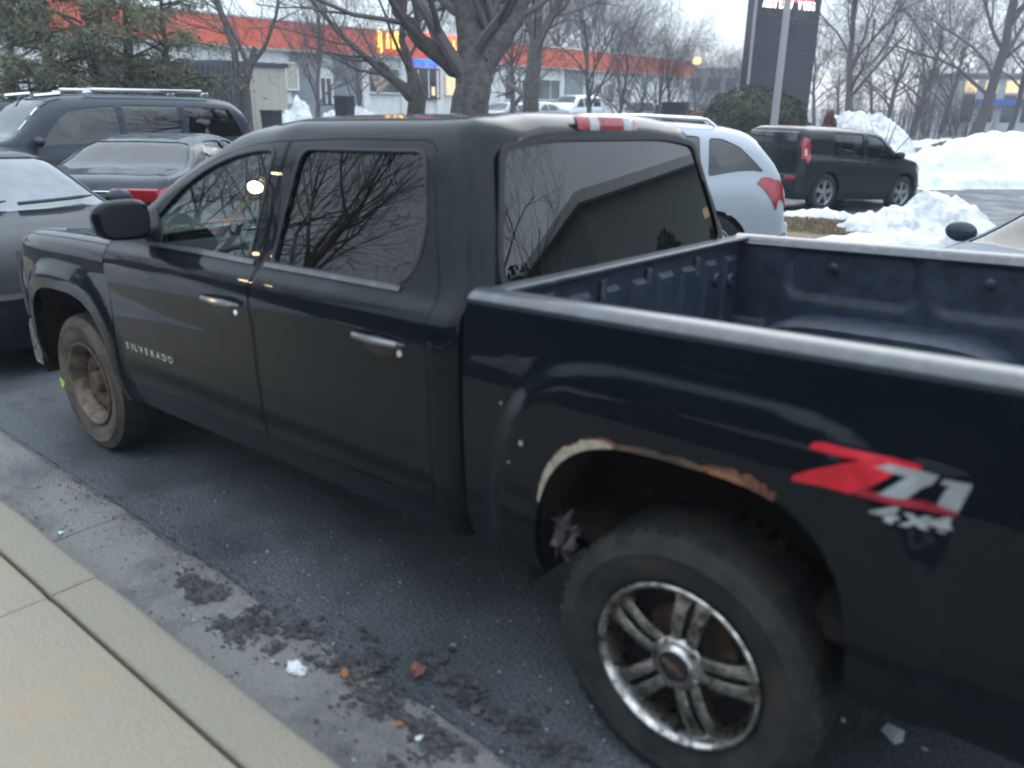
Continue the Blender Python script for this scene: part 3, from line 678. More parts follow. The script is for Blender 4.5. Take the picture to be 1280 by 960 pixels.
# floor with ribs
mb = MB(); v = []; xs2 = (-1.14, -.49, .53, .75); ny = 150
for i in range(ny+1):
    y = -.875+1.75*i/ny; ph = (y*11) % 1.0; z = .815+.012*(1 if .15 < ph < .62 else 0)
    for x in xs2: v.append(T(x, y, z))
mb.add(v, [(4*i+2*h, 4*i+2*h+1, 4*i+2*h+5, 4*i+2*h+4) for i in range(ny) for h in (0, 1)]+[(4*i+1, 4*i+2, 4*i+6, 4*i+5) for i in range(ny) if abs(-.875+1.75*(i+.5)/ny) < .61]); mb.obj('bed_floor', MT['bedliner'], truck)
# front panel of the bed with header strip
mb = MB(); v = []; n = 90
for i in range(n+1):
    y = -.872+1.744*i/n; ph = (y*5+.3) % 1.0; X = .735-.014*(1 if .2 < ph < .75 else 0)
    v += [T(X, y, .80), T(X, y, 1.25), T(.735, y, 1.27), T(.735, y, 1.34)]
mb.add(v, [(4*i+k, 4*i+k+1, 4*i+4+k+1, 4*i+4+k) for i in range(n) for k in range(3)]); mb.obj('bed_front_panel', MT['bedliner'], truck)
mb = MB().box((.700, -.885, 1.333), (.768, .885, 1.352), .007); TM(mb).obj('bed_header', MT['rail'], truck, True)
for y in (.62, .30, -.02, -.42): TM(MB().box((.722, y-.018, 1.22), (.733, y+.018, 1.30), .003)).obj('stake_clip', MT['rail'], truck, True)
for (y, z) in ((-.60, 1.18), (-.75, 1.16)):
    mb = MB(); mb.lathe([(0, -.016), (.028, -.016), (.034, -.008), (.034, 0)], 18, 'x', (.722, y, z)); TM(mb).obj('cargo_tie', MT['bedliner'], truck, True)
for x in (.30, -.30): 
    mb = MB(); mb.lathe([(0, .006), (.014, .006), (.020, .002), (.022, 0)], 18, 'y', (x, -.850, 1.25)); TM(mb).obj('cargo_tie', MT['bedliner'], truck, True)
# wheel tubs inside the bed
for s_ in (1, -1):
    mb = MB(); n = 20; rows = []
    for i in range(n+1):
        t = PI*i/n; x = .02+.515*math.copysign(abs(math.cos(t))**.5, math.cos(t)); z = .81+.24*abs(math.sin(t))**.5
        rows.append([T(x, s_*.87, z), T(x, s_*.64, z), T(x, s_*.615, z-.02 if z > .85 else z), T(x, s_*.605, .81)])
    mb.add([q for rw in rows for q in rw], [(i*4+k, i*4+k+1, (i+1)*4+k+1, (i+1)*4+k) for i in range(n) for k in range(3)]); mb.obj('wheel_tub', MT['bedliner'], truck, True)
TM(MB().box((-1.215, -.86, .80), (-1.16, .86, 1.345), .012)).obj('tailgate', BP, truck, True)
TM(MB().box((-1.40, -.95, .52), (-1.24, .95, .72), .03)).obj('rear_bumper', MT['chrome'], truck, True)
for s_ in (1, -1): TM(MB().box((-1.25, min(s_*.87, s_*.955), .84), (-1.212, max(s_*.87, s_*.955), 1.24), .012)).obj('tail_light', MT['red_lens'], truck, True)
# dark inner panel closing the gap between cab and bed, wheel wells, frame
TM(MB().box((.74, -.86, .50), (.768, .86, .79))).obj('bed_cross_member', MT['under'], truck)
for A in (ARCH_R, ARCH_F):
    for s_ in (1, -1):
        pts = [(A['x']+(A['a']+.05)*math.copysign(abs(math.cos(t))**.8, math.cos(t)), A['zc']+(A['b']+.045)*abs(math.sin(t))**.8) for t in np.linspace(0, PI, 24)]
        mb = MB(); v = []
        ztop = 1.04 if A is ARCH_R else 1.06
        for x, z in pts: v += [T(x, s_*.955, min(z, ztop)), T(x, s_*.63, min(z, ztop))]
        mb.add(v, [(2*i, 2*i+1, 2*i+3, 2*i+2) for i in range(23)]); b0 = len(mb.v)
        mb.add([T(x, s_*.63, min(z, ztop)) for x, z in pts], [tuple(range(24))]); mb.obj('wheel_well', MT['under'], truck)
fr = MB()
for s_ in (1, -1): fr.box((-1.2, s_*.42-.05, .48), (4.3, s_*.42+.05, .62))
fr.box((-.9, -.85, .60), (.7, .85, .66)); fr.box((.9, -.90, .46), (3.1, .90, .52)); fr.tube([(0, -.8, .40), (0, .8, .40)], .06); fr.tube([(3.645, -.8, .39), (3.645, .8, .39)], .05)
fr.box((1.5, .2, .34), (2.6, .6, .46), .02)
fr.box((-1.15, -.60, .44), (-.50, .60, .47)); fr.box((.60, -.62, .40), (3.05, .62, .455)); fr.box((3.0, -.6, .36), (4.3, .6, .45)); fr.obj('chassis', MT['under'], truck)  # belly plates added under the frame to block light from the far side
# hanging torn liner shreds ahead of the rear tyre
random.seed(11); mb = MB()
for k in range(26):
    x = .36+random.random()*.08; z = .60+random.random()*.10; y = .93+random.random()*.04; r = .010+random.random()*.02
    P = [(x+random.uniform(-r, r), y+random.uniform(-r, r), z+random.uniform(-r, r)*1.6) for _ in range(4)]
    mb.add(P, [(0, 1, 2), (0, 2, 3), (0, 1, 3), (1, 2, 3)])
mb.obj('torn_liner', MT['leaf_dark'], truck)
# ---- torn rusted arch lip
def on_bed(pts): return [(x-0., z-.025*(.8-x)) for x, z in pts]
rj = random.Random(3)
def edge_strip(name, m, t0, t1, w0, w1, A=ARCH_R, off=.006, n=22, jag=.35, inner=-.004, label=None):
    E_ = []; O_ = []
    for i in range(n+1):
        u = i/n; t = R(t0+(t1-t0)*u); c_, s__ = math.cos(t), math.sin(t); ex = math.copysign(abs(c_)**(2/3.2), c_); ez = abs(s__)**(2/3.2)
        wd = (w0+(w1-w0)*u)*(math.sin(PI*min(1, max(0, u*1.0)))**.35)*(1+rj.uniform(-jag, jag))
        d_ = np.array([ex/A['a'], ez/A['b']]); d_ /= np.linalg.norm(d_); p_ = np.array([A['x']+A['a']*ex, A['zc']+A['b']*ez])
        E_.append(tuple(p_+d_*inner)); O_.append(tuple(p_+d_*(wd+.001)))
    o = sheet_on(name, bed, [bed.loop(E_+O_[::-1])], m, truck, off=off, step=.014)[0]
    if label: o['label'] = label
edge_strip('rust_fringe', MT['rust'], 24, 80, .012, .030, off=.003, jag=.5)
edge_strip('bare_filler_patch', MT['putty'], 25, 76, .010, .030, off=.007, jag=.22, label='bare tan filler along torn arch edge')
edge_strip('rust_patch', MT['rust'], 92, 112, .018, .024, off=.006, jag=.4)
edge_strip('scraped_primer', MT['leaf_or'], 94, 102, .010, .012, off=.008, jag=.3)
edge_strip('torn_metal_lip', MT['steel'], 77, 93, .006, .012, off=.009, jag=.6)
for (x, z, r) in ((.523, .945, .0065), (.62, 1.04, .003), (.57, .87, .003)):
    c_ = [(x+r*math.cos(t), z-.025*(.8-x)+r*1.3*math.sin(t)) for t in np.linspace(0, 2*PI, 9)[:-1]]
    sheet_on('stone_chip', bed, [bed.loop(c_)], MT['clear_lens'], truck, off=.003, step=.01)
# ---- decals, traced on the panel plane
def px_side(pts, yp):
    out = []
    for a, b in pts:
        d = _f+CR*(a-640)/FPX+CU*(480-b)/FPX; t = (yp-CAM[1])/d[1]; P = CAM+d*t; out.append((P[0], P[2]-.025*(.8-P[0])-ROLLS*(yp-.97)))
    return out
dec = empty('bed_decal'); dec.parent = truck
def z_(a, b): return (880+a/3.2, 440+b/3.2)
def decal(name, pts, m, off=.0022): return sheet_on(name, bed, [bed.loop(px_side([z_(*q) for q in pts], .99))], MT[m], dec, off=off, step=.02)
decal('letter_z', [(440, 365), (455, 350), (500, 352), (868, 455), (868, 470), (770, 480), (640, 545), (600, 552), (480, 520), (370, 500), (372, 480), (450, 458), (590, 430), (640, 425), (440, 375)], 'red_print')
decal('underline_stroke', [(600, 548), (640, 530), (1015, 632), (1012, 655), (930, 640)], 'red_dark_print', .0032)
decal('digit_seven', [(690, 452), (745, 445), (940, 497), (912, 530), (872, 542), (812, 582), (708, 554), (775, 518), (812, 500)], 'grey_print', .0036)
decal('digit_one', [(960, 512), (1075, 532), (1018, 640), (930, 612), (965, 555), (985, 535), (945, 528)], 'grey_print', .0036)
def skewed(name, txt, bx, by, sx_, sy_):
    def fn(u, v, e):
        a = bx+u*sx_+v*sy_*.40; b_ = by+u*sx_*.277-v*sy_*.92; X, Z = px_side([z_(a, b_)], .99)[0]
        q = bed.F(np.array([X]), np.array([bed.vz(X, Z)]))[0]; return Vector((q[0], q[1]+.003, q[2]))
    text_mesh(name, txt, 1.0, MT['grey_print'], dec, fn, 0, bold=.03)
dec['label'] = 'red Z and silver 71 with 4x4 lettering'
# door badge lettering (raised chrome letters)
def text_mesh(name, txt, size, m, parent, fn, extrude=.002, spacing=1.0, bold=0):
    cu = bpy.data.curves.new('t', 'FONT'); cu.body = txt; cu.size = size; cu.extrude = extrude; cu.space_character = spacing; cu.offset = bold; cu.resolution_u = 3
    o = bpy.data.objects.new('t', cu); col.objects.link(o); dg = bpy.context.evaluated_depsgraph_get(); me = bpy.data.meshes.new_from_object(o.evaluated_get(dg)); bpy.data.objects.remove(o)
    for q in me.vertices: q.co = fn(*q.co)
    me.materials.clear(); me.materials.append(m); ob = bpy.data.objects.new(name, me); return link(ob, parent)
skewed('digit_four', '4', 672, 642, 225, 92); skewed('letter_x', 'x', 800, 676, 190, 100); skewed('digit_four', '4', 872, 698, 225, 92)
badge = empty('badge'); badge.parent = truck
xx = 3.02
for ch_ in 'SILVERADO':
    wd = {'I': .028}.get(ch_, .053)
    def fn(u, v, e, x0=xx):
        X = x0-u*1.15; q = cab.F(np.array([X]), np.array([cab.vz(X, .785+v-.02*(3.0-X)*0+0.0)]))[0]; return Vector((X, q[1]+.004+e, q[2]))
    text_mesh('letter_'+ch_.lower(), ch_, .046, MT['bright'], badge, fn, .002, bold=.001); xx -= wd
badge['label'] = 'raised silver letters low on the front door'
# ---- wheels
def wheel(x, y, R_, kind, s_):
    g = empty('wheel'); g.parent = truck; g.location = (x, s_*y, R_-.002)
    rr = .247 if kind == 'alloy' else .232
    m_ = MT['tyre'] if kind == 'alloy' else MT['dusty_tyre']
    # y axis profile, outer face at 0, inner at -.26
    prof = [(rr, -.24), (rr+.04, -.262), (R_-.05, -.268), (R_-.012, -.25), (R_, -.22), (R_+.001, -.13), (R_, -.045), (R_-.012, -.016), (R_-.030, -.004), (R_-.055, .003), (R_-.058, .007), (R_-.066, .007), (R_-.07, .004), (rr+.075, .004), (rr+.045, -.002), (rr+.018, -.012), (rr+.006, -.020), (rr-.004, -.03)]
    t = MB().lathe(prof if kind == 'alloy' else prof[7:], 72)
    if kind != 'alloy':
        t2 = MB().lathe(prof[:8], 72); t2.v = [(a, b*(1 if s_ > 0 else -1), c) for a, b, c in t2.v]; t2.obj('tread', MT['tyre'], g, True)
    # shoulder lugs
    for k in range(54 if kind == 'alloy' else 0):
        a0 = 2*PI*k/54; a1 = a0+2*PI/54*.58
        def P(r, a, yy): return (r*math.cos(a), yy, r*math.sin(a))
        for (q0, q1, ra, rb) in ((-.016, -.07, R_-.012, R_+.003), (-.075, -.12, R_+.0, R_+.003), (-.135, -.185, R_, R_+.003), (-.19, -.25, R_-.012, R_+.003)):
            v = [P(R_-.03, a0, q0), P(R_-.03, a1, q0), P(rb-.004, a1, q0-.004), P(rb-.004, a0, q0-.004), P(R_-.02, a0, q1), P(R_-.02, a1, q1), P(rb, a1, q1), P(rb, a0, q1)]
            t.add(v, [(3, 2, 1, 0), (4, 5, 6, 7), (3, 7, 6, 2), (0, 4, 7, 3), (1, 2, 6, 5)])
    if s_ < 0: t.v = [(a, -b, c) for a, b, c in t.v]
    t.obj('tyre', m_, g, True)
    sg = 1 if s_ > 0 else -1
    def fin(mb, nm, m, sm=True, par=None):
        if sg < 0: mb.v = [(a, -b, c) for a, b, c in mb.v]
        return mb.obj(nm, m, par or g, sm)
    if kind == 'alloy':
        rim = MB().lathe([(rr-.004, -.03), (rr+.004, -.012), (rr+.006, -.006), (rr+.002, -.001), (rr-.006, -.002), (rr-.014, -.012), (rr-.020, -.03), (rr-.028, -.06), (rr-.035, -.20)], 72)
        ro = fin(rim, 'rim', MT['chrome'])
        disc = MB().lathe([(.03, -.12), (rr-.03, -.12)], 36); fin(disc, 'brake_disc', MT['alloy_dark'])
        dr = MB().lathe([(0, -.10), (.145, -.10), (.15, -.11)], 36); fin(dr, 'brake_rotor', MT['steel'])
        for k in range(5):
            a = 2*PI*k/5+R(98)
            for dd in (-1, 1):
                sp = MB(); n = 9; rows = []
                for i in range(n+1):
                    u = i/n; r = .055+(rr-.018-.055)*u; wd = .0165+.003*u+.014*max(0, u-.80)/.2; off = dd*(.0235+.008*u)
                    yy = -.030+.016*math.sin(PI*min(1, u*1.0))-.004*u
                    q = []
                    for (c_, h_) in ((-wd, -.030), (-wd, -.004), (-wd*.7, 0), (wd*.7, 0), (wd, -.004), (wd, -.030)):
                        tt = off+c_; q.append((r*math.cos(a)-tt*math.sin(a), yy+h_, r*math.sin(a)+tt*math.cos(a)))
                    rows.append(q)
                sp.add([q for rw in rows for q in rw], [(i*6+k2, i*6+k2+1, (i+1)*6+k2+1, (i+1)*6+k2) for i in range(n) for k2 in range(5)]); fin(sp, 'spoke', MT['chrome'])
        hub = MB().lathe([(.085, -.055), (.085, -.035), (.078, -.024), (.066, -.018), (.058, -.014), (.055, -.008), (.050, -.004), (.046, -.006)], 40); fin(hub, 'hub', MT['chrome'])
        cp = MB().lathe([(0, -.005), (.044, -.006), (.047, -.012)], 32); c2 = fin(cp, 'centre_cap', MT['alloy_dark'])
        for k in range(5):
            a = 2*PI*(k+.5)/5+R(98); nb = MB().lathe([(0, .0), (.008, -.001), (.010, -.012)], 8, 'y', (.070*math.cos(a), -.012, .070*math.sin(a))); fin(nb, 'wheel_nut', MT['chrome'])
        tie = [(-.034, .008), (-.011, .008), (-.009, .013), (.012, .013), (.014, .008), (.036, .008), (.030, -.008), (.010, -.008), (.008, -.013), (-.013, -.013), (-.015, -.008), (-.040, -.008)]
        ca, sa = math.cos(R(-28)), math.sin(R(-28))
        bt = MB().prism([(-(x_*ca-z_2*sa), -.004, (x_*sa+z_2*ca)) for x_, z_2 in tie], 0, (0, .004, 0)); fin(bt, 'cap_emblem', MT['steel'], False)
    else:
        rim = MB().lathe([(rr-.004, -.03), (rr+.004, -.012), (rr+.002, -.002), (rr-.008, -.004), (rr-.018, -.020), (rr-.030, -.045), (rr-.045, -.075), (rr-.050, -.11)], 60); fin(rim, 'rim', MT['rim_edge'])
        disc = MB().lathe([(rr-.048, -.11), (rr-.058, -.085), (rr-.085, -.070), (.115, -.066), (.085, -.085), (.06, -.088), (.058, -.04), (.052, -.032), (0, -.030)], 60); fin(disc, 'wheel_disc', MT['steel'])
        for k in range(16):
            a = 2*PI*k/16; nb = MB().lathe([(0, .0035), (.015, .0035), (.0165, 0)], 12, 'y', ((rr-.075)*math.cos(a), -.0735, (rr-.075)*math.sin(a))); fin(nb, 'vent_hole', MT['under'], False)
        for k in range(6):
            a = 2*PI*k/6; nb = MB().lathe([(0, .020), (.009, .018), (.011, 0)], 6, 'y', (.078*math.cos(a), -.088, .078*math.sin(a))); fin(nb, 'wheel_nut', MT['steel'])
        mk = []
        for t in np.linspace(R(200), R(-110), 10): mk.append((.20*0+.014*math.cos(t), .014*math.sin(t)))
        m2 = MB().tube([(R_*.0+.335*math.cos(R(-12))+a*1.2, .0065, .335*math.sin(R(-12))+b*1.5) for a, b in mk]+[(.335*math.cos(R(-12))+.025, .0065, .335*math.sin(R(-12))+.03)], .0045, 6)
        fin(m2, 'paint_mark', MT['yellow_mark'])
    return g
for s_ in (1, -1):
    wheel(0, .975, .402, 'alloy', s_)
    wheel(3.645, .955, .388, 'steel', s_)
# ---- mirrors
for s_ in (1, -1):
    mb = MB(); nu, nv = 28, 16; v = []
    cx, cy, cz, hx_, hy_, hz_ = 2.75, 1.05, 1.425, .075, .125, .088
    for i in range(nu):
        for k in range(nv+1):
            a = 2*PI*i/nu; b = -PI/2+PI*k/nv
            se = lambda q, e_: math.copysign(abs(q)**e_, q)
            X = hx_*se(math.sin(b), .9); r = abs(math.cos(b))**.45
            if X < 0: X *= .55
            v.append(T(cx+X, s_*(cy+hy_*r*se(math.cos(a), .62)), cz+hz_*r*se(math.sin(a), .62)*(1-.12*math.cos(a))))
    mb.add(v, [(i*(nv+1)+k, ((i+1) % nu)*(nv+1)+k, ((i+1) % nu)*(nv+1)+k+1, i*(nv+1)+k+1) for i in range(nu) for k in range(nv)])
    mo = mb.obj('door_mirror', BP, truck, True)
    TM(MB().box((2.74, min(s_*.88, s_*1.04), 1.335), (2.86, max(s_*.88, s_*1.04), 1.385), .02)).obj('mirror_arm', MT['plastic'], mo, True)
    mg = MB(); n = 24; pts = []
    for i in range(n):
        a = 2*PI*i/n; pts.append((2.708, s_*(cy+.104*math.copysign(abs(math.cos(a))**.62, math.cos(a))), cz+.070*math.copysign(abs(math.sin(a))**.62, math.sin(a))))
    mg.add([T(*q) for q in pts]+[T(2.704, s_*cy, cz)], [((i+1) % n, i, n) for i in range(n)])
    mg.obj('mirror_face', MT['plastic'], mo, True)
    # sail panel at the front of the window
    panel('mirror_sail', cab, lp([(2.66, 1.325), (2.98, 1.325), (2.90, 1.40), (2.76, 1.465)]), [], MT['plastic'], truck, step=.04, side=s_, off=.004, depth=.01)
# ---- interior
itr = truck
def seat(x, y, w_, back=1.62):
    b = MB().box((x-.05, y-w_/2, .72), (x+.48, y+w_/2, .92), .05); s0 = TM(b).obj('seat', MT['seat'], truck, True)
    mb = MB(); n = 12; rows = []
    for i in range(n+1):
        u = i/n; z = .86+u*.62; X = x-.02-.22*u; hw = w_/2*(1-.25*max(0, u-.6)**1.2*2.2); th = .075-.02*u
        rows.append([(X-th, y-hw*.92, z), (X-th*.2, y-hw, z), (X+th, y-hw*.85, z), (X+th*.8, y, z), (X+th, y+hw*.85, z), (X-th*.2, y+hw, z), (X-th, y+hw*.92, z)])
    m_ = 7; mb.add([T(*q) for rw in rows for q in rw], [(i*m_+k, i*m_+(k+1) % m_, (i+1)*m_+(k+1) % m_, (i+1)*m_+k) for i in range(n) for k in range(m_)]+[tuple(n*m_+k for k in range(m_))])
    mb.obj('seat_back', MT['seat'], truck, True)
    TM(MB().box((x-.31, y-.13, 1.46), (x-.19, y+.13, 1.63), .05)).obj('headrest', MT['seat'], truck, True)
seat(2.12, .40, .54); seat(2.12, -.40, .54); seat(1.18, .45, .50); seat(1.18, -.45, .50); seat(1.18, 0, .44)
mb = MB(); rows = []
for i in range(13):
    y = -.82+1.64*i/12; rows.append([(2.86, y, .85), (2.78, y, 1.12), (2.80, y, 1.24), (2.88, y, 1.285), (3.2, y, 1.25), (3.2, y, .85)])
mb.add([T(*q) for rw in rows for q in rw], [(i*6+k, i*6+k+1, (i+1)*6+k+1, (i+1)*6+k) for i in range(12) for k in range(5)]); mb.obj('dashboard', MT['interior'], truck, True)
# steering wheel: ring, hub pad, spokes, column
cw = np.array([2.52, .41, 1.245]); nw = np.array([-.86, .0, .51]); nw /= np.linalg.norm(nw); uw = np.array([0, 1., 0]); vw = np.cross(nw, uw)
ring = MB().tube([cw+.190*(uw*math.cos(t)+vw*math.sin(t)) for t in np.linspace(0, 2*PI, 41)], .017, 8, cap=False)
sw = TM(ring).obj('steering_wheel', MT['plastic'], truck, True)
hubm = MB(); pr = [(.0, .035), (.08, .032), (.13, .018), (.148, -.01)]; v = []
for t in np.linspace(0, 2*PI, 29)[:-1]:
    for r_, h_ in pr: v.append(T(*(cw+r_*(uw*math.cos(t)+vw*math.sin(t)*.9)+nw*(h_-.02))))
hubm.add(v, [(i*4+k, i*4+k+1, ((i+1) % 28)*4+k+1, ((i+1) % 28)*4+k) for i in range(28) for k in range(3)]); hubm.obj('wheel_pad', MT['pale_hub'], sw, True)
sp = MB()
for t in (0, PI, PI*1.5): sp.tube([cw+.10*(uw*math.cos(t)+vw*math.sin(t)), cw+.19*(uw*math.cos(t)+vw*math.sin(t))], .016, 6)
sp.tube([cw, cw-nw*.35], .035, 8); TM(sp).obj('wheel_spoke', MT['plastic'], sw, True)
TM(MB().box((2.36, -.03, 1.66), (2.39, .22-.03, 1.73), .012)).obj('rear_view_mirror', MT['interior'], truck, True)
TM(MB().box((.90, -.84, .60), (3.2, .84, .70))).obj('cabin_floor', MT['interior'], truck)
yz_sheet('rear_trim', [(-.80, .7), (.80, .7), (.80, 1.33), (-.80, 1.33)], [], MT['interior'], truck, lambda y, z: (back_pt(y, z)[0]+.04, y, z), step=.2)
# headliner
panel('headliner', cab, [(.95, 7.6), (2.2, 7.6), (2.2, 10), (.95, 10)], [], MT['interior'], truck, step=.12, off=-.03, rim=False, both='merge')
# ------------------------------------------------------------------ other vehicles
def lerp(pts, x): return float(np.interp(x, [a for a, b in pts], [b for a, b in pts]))
def smooth_prof(pts, x):
    xs = np.array([a for a, b in pts], float); Y = np.array([[b] for a, b in pts], float); return float(pchip(xs, Y, np.array([float(x)]))[0, 0])
class Car:
    def __init__(s, name, loc, heading, label, cat, m, L, W, zs, top, belt, wt, wheels, wr, side_win, wind, rear=None, tilt=0, roof_w=.60, extras=True, inter=True):
        s.root = empty(name, tuple(loc), heading); s.root.rotation_euler = (0, tilt, heading)
        tag(s.root, label, cat); root = s.root
        hL = L/2; hW = W/2; H = max(z for x, z in top)
        xs = np.unique(np.concatenate([np.linspace(-hL, -hL+.25, 6), np.linspace(-hL+.25, hL-.3, 34), np.linspace(hL-.3, hL, 7)])); st = []
        for x in xs:
            zt = smooth_prof(top, x); zb = min(smooth_prof(belt, x), zt-.025)
            e_ = max(0, 1-(hL-abs(x))/(.42 if x > 0 else .28)); w_ = hW*(1-.17*e_**2.2 if x > 0 else 1-.12*e_**2.4)
            g = max(0, min(1, (zt-zb)/(H-smooth_prof(belt, 0))))
            ey = w_*.955*(1-g)+wt*g; ey = min(ey, w_*.93); ez = zb+(zt-zb)*(.80+.08*g)
            st.append((x, [(w_*.92, zs), (w_*.975, zs+.10), (w_, zs+.30), (w_*.992, zb-.10), (w_*.955, zb), (ey, ez), (ey*.87, zb+(zt-zb)*.95), (ey*.5, zt-.006), (0, zt)]))
        sh = Shell(st); s.sh = sh; s.m = m
        # outline with wheel arches
        out = [(-hL, 0)]
        for wx in wheels:
            ra = wr+.06; arc = [(wx-ra*math.cos(t), wr+ra*math.sin(t)) for t in np.linspace(0, PI, 22)]
            arc = [q for q in arc if q[1] > zs+.01]; out += [(arc[0][0], 0)]+sh.loop(arc, 4)+[(arc[-1][0], 0)]
        out += [(hL, 0), (hL, 8), (-hL, 8)]
        holes = []; wins = []
        for w_ in side_win:
            lw = sh.loop(rounded(w_, .04), 5.2); holes.append(lw); wins.append(lw)
        # windshield / rear glass reach the centre line, so they notch the outline
        def band(xr, xc, v0=5.35): return (xr, xc, v0)
        notch = []
        if wind: notch.append(wind)
        if rear: notch.append(rear)
        out2 = out[:-2]+[(hL, 8)]
        for (xa, xb) in sorted(notch, key=lambda q: -max(q)):
            hi, lo_ = max(xa, xb), min(xa, xb); out2 += [(hi, 8), (hi, 5.6), (hi-.03, 5.42), (lo_+.03, 5.42), (lo_, 5.7), (lo_, 8)]
        out2 += [(-hL, 8)]
        panel('body', sh, out2, holes, m, root, step=.075, vs=.2, both='merge', depth=.03)
        for (xa, xb) in notch:
            hi, lo_ = max(xa, xb), min(xa, xb)
            panel('windshield' if (xa, xb) == tuple(wind) else 'rear_window', sh, [(hi, 8), (hi, 5.6), (hi-.03, 5.42), (lo_+.03, 5.42), (lo_, 5.7), (lo_, 8)], [], MT['glass_wind' if (xa, xb) == tuple(wind) else 'glass_car'], root, step=.12, off=-.008, rim=False, both='merge')
        for sd_ in (1, -1):
            for lw in wins: panel('window', sh, lw, [], MT['glass_car'], root, step=.12, side=sd_, off=-.008, rim=False)
        # end faces
        for xe, nm in ((-hL, 'rear_face'), (hL, 'front_face')):
            vv = np.linspace(0, 8, 25); P = sh.F(np.full(25, xe), vv); ring_ = [tuple(q) for q in P]+[(q[0], -q[1], q[2]) for q in P[::-1][1:]]
            sg = 1 if xe > 0 else -1; zc = (zs+P[-1][2])/2
            inn = [(q[0]+sg*.05, q[1]*.9, zc+(q[2]-zc)*.85) for q in ring_]; n = len(ring_)
            mb = MB().add(ring_+inn, [(i, (i+1) % n, n+(i+1) % n, n+i) for i in range(n)]+[tuple(range(n, 2*n))]); mb.obj(nm, m, root, True)
        # wheels
        for wx in wheels:
            for sd_ in (1, -1): s.wheel(wx, sd_*(hW-.01), wr)
        # floor and seats: dark volume behind the glass
        if inter:
            bx = MB(); bx.box((-hL+.35, -hW+.16, zs), (hL-.3, hW-.16, zs+.28)); bx.obj('floor_pan', MT['under'], root)
            cx0 = wind[1] if wind else 1
            for sx in (.15, -.75):
                for sy in (.36, -.36):
                    mb = MB().box((sx-.28, sy-.24, .5), (sx-.12, sy+.24, min(1.1, H-.38)), .05).box((sx-.27, sy-.12, H-.42), (sx-.17, sy+.12, H-.24), .04); mb.obj('seat', MT['interior'], root, True)
            mb = MB().box((cx0-.75, -hW+.18, .55), (cx0+.05 if cx0 < hL-.4 else cx0-.1, hW-.18, lerp(belt, cx0)-.06), .05); mb.obj('dashboard', MT['interior'], root, True)
    def wheel(s, x, y, r):
        g = empty('wheel'); g.parent = s.root; g.location = (x, y, r); sg = 1 if y > 0 else -1
        t = MB().lathe([(r*.66, -.19), (r*.9, -.2), (r, -.17), (r, -.03), (r*.95, -.003), (r*.8, .004), (r*.68, -.008), (r*.64, -.03)], 40)
        rm = MB().lathe([(r*.66, -.015), (r*.67, -.004), (r*.64, -.002), (r*.60, -.04), (r*.58, -.12)], 40)
        bd = MB().lathe([(0, -.10), (r*.60, -.10)], 24); sp = MB()
        for k in range(5):
            a = 2*PI*k/5+.3
            for (w0, w1) in ((-.5, .5),):
                P = []
                for (rr_, wd, yy) in ((r*.10, r*.10, -.015), (r*.63, r*.14, -.02)):
                    for sgn in (-1, 1): P.append((rr_*math.cos(a)-sgn*wd*math.sin(a), yy, rr_*math.sin(a)+sgn*wd*math.cos(a)))
                P = [P[0], P[1], P[3], P[2]]; sp.prism(P, 0, (0, -.03, 0))
        sp.lathe([(0, -.004), (r*.16, -.006), (r*.18, -.03)], 20)
        for mb, nm, m_ in ((t, 'tyre', 'tyre'), (rm, 'rim', 'alloy'), (bd, 'brake', 'alloy_dark'), (sp, 'spoke_disc', 'alloy')):
            if sg < 0: mb.v = [(a, -b, c) for a, b, c in mb.v]
            mb.obj(nm, MT[m_], g, True)
    def patch(s, nm, loop_xz, m, off=.006, side=(1, -1), vmax=5, step=.06):
        for sd_ in side: panel(nm, s.sh, s.sh.loop(loop_xz, vmax), [], MT[m], s.root, step=step, off=off, depth=off, side=sd_)
    def gap(s, pts, side=(1, -1)):           # a panel gap: thin dark strip
        for a, b in zip(pts[:-1], pts[1:]):
            d = np.array(b)-np.array(a); n = np.array([-d[1], d[0]]); n = n/np.linalg.norm(n)*.005
            for sd_ in side: panel('door_gap', s.sh, s.sh.loop([tuple(np.array(a)+n), tuple(np.array(b)+n), tuple(np.array(b)-n), tuple(np.array(a)-n)], 5), [], MT['rubber'], s.root, step=.1, off=.002, depth=.001, side=sd_)
    def handle(s, x, z, m, side=(1, -1)):
        for sd_ in side:
            q = s.sh.F(np.array([x]), np.array([s.sh.vz(x, z)]))[0]
            MB().tube([(x-.09, sd_*(q[1]), z), (x-.07, sd_*(q[1]+.03), z), (x+.07, sd_*(q[1]+.03), z), (x+.09, sd_*q[1], z)], .012, 6).obj('door_handle', m, s.root, True)
    def mirror(s, x, z, m, side=(1, -1)):
        for sd_ in side:
            q = s.sh.F(np.array([x]), np.array([s.sh.vz(x, z)]))[0]; mb = MB()
            bm = bmesh.new(); bmesh.ops.create_uvsphere(bm, u_segments=16, v_segments=10, radius=1)
            vs_ = [(x+.07*c.co.x, sd_*(q[1]+.14)+.12*c.co.y, z+.05+.075*c.co.z) for c in bm.verts]; bm.verts.index_update()
            mb.add(vs_, [[c.index for c in f.verts] for f in bm.faces]); bm.free(); mb.box((x-.02, min(sd_*(q[1]-.04), sd_*(q[1]+.1)), z-.02), (x+.03, max(sd_*(q[1]-.04), sd_*(q[1]+.1)), z+.02), .01)
            mb.obj('door_mirror', m, s.root, True)
def dirang(v): return math.atan2(v[1], v[0])
sedan_top = [(-2.35, .72), (-2.30, .95), (-2.15, 1.04), (-1.75, 1.09), (-1.55, 1.12), (-.95, 1.38), (-.55, 1.44), (-.1, 1.455), (.30, 1.43), (.50, 1.39), (1.25, 1.02), (1.6, .96), (2.0, .88), (2.28, .74), (2.38, .60)]
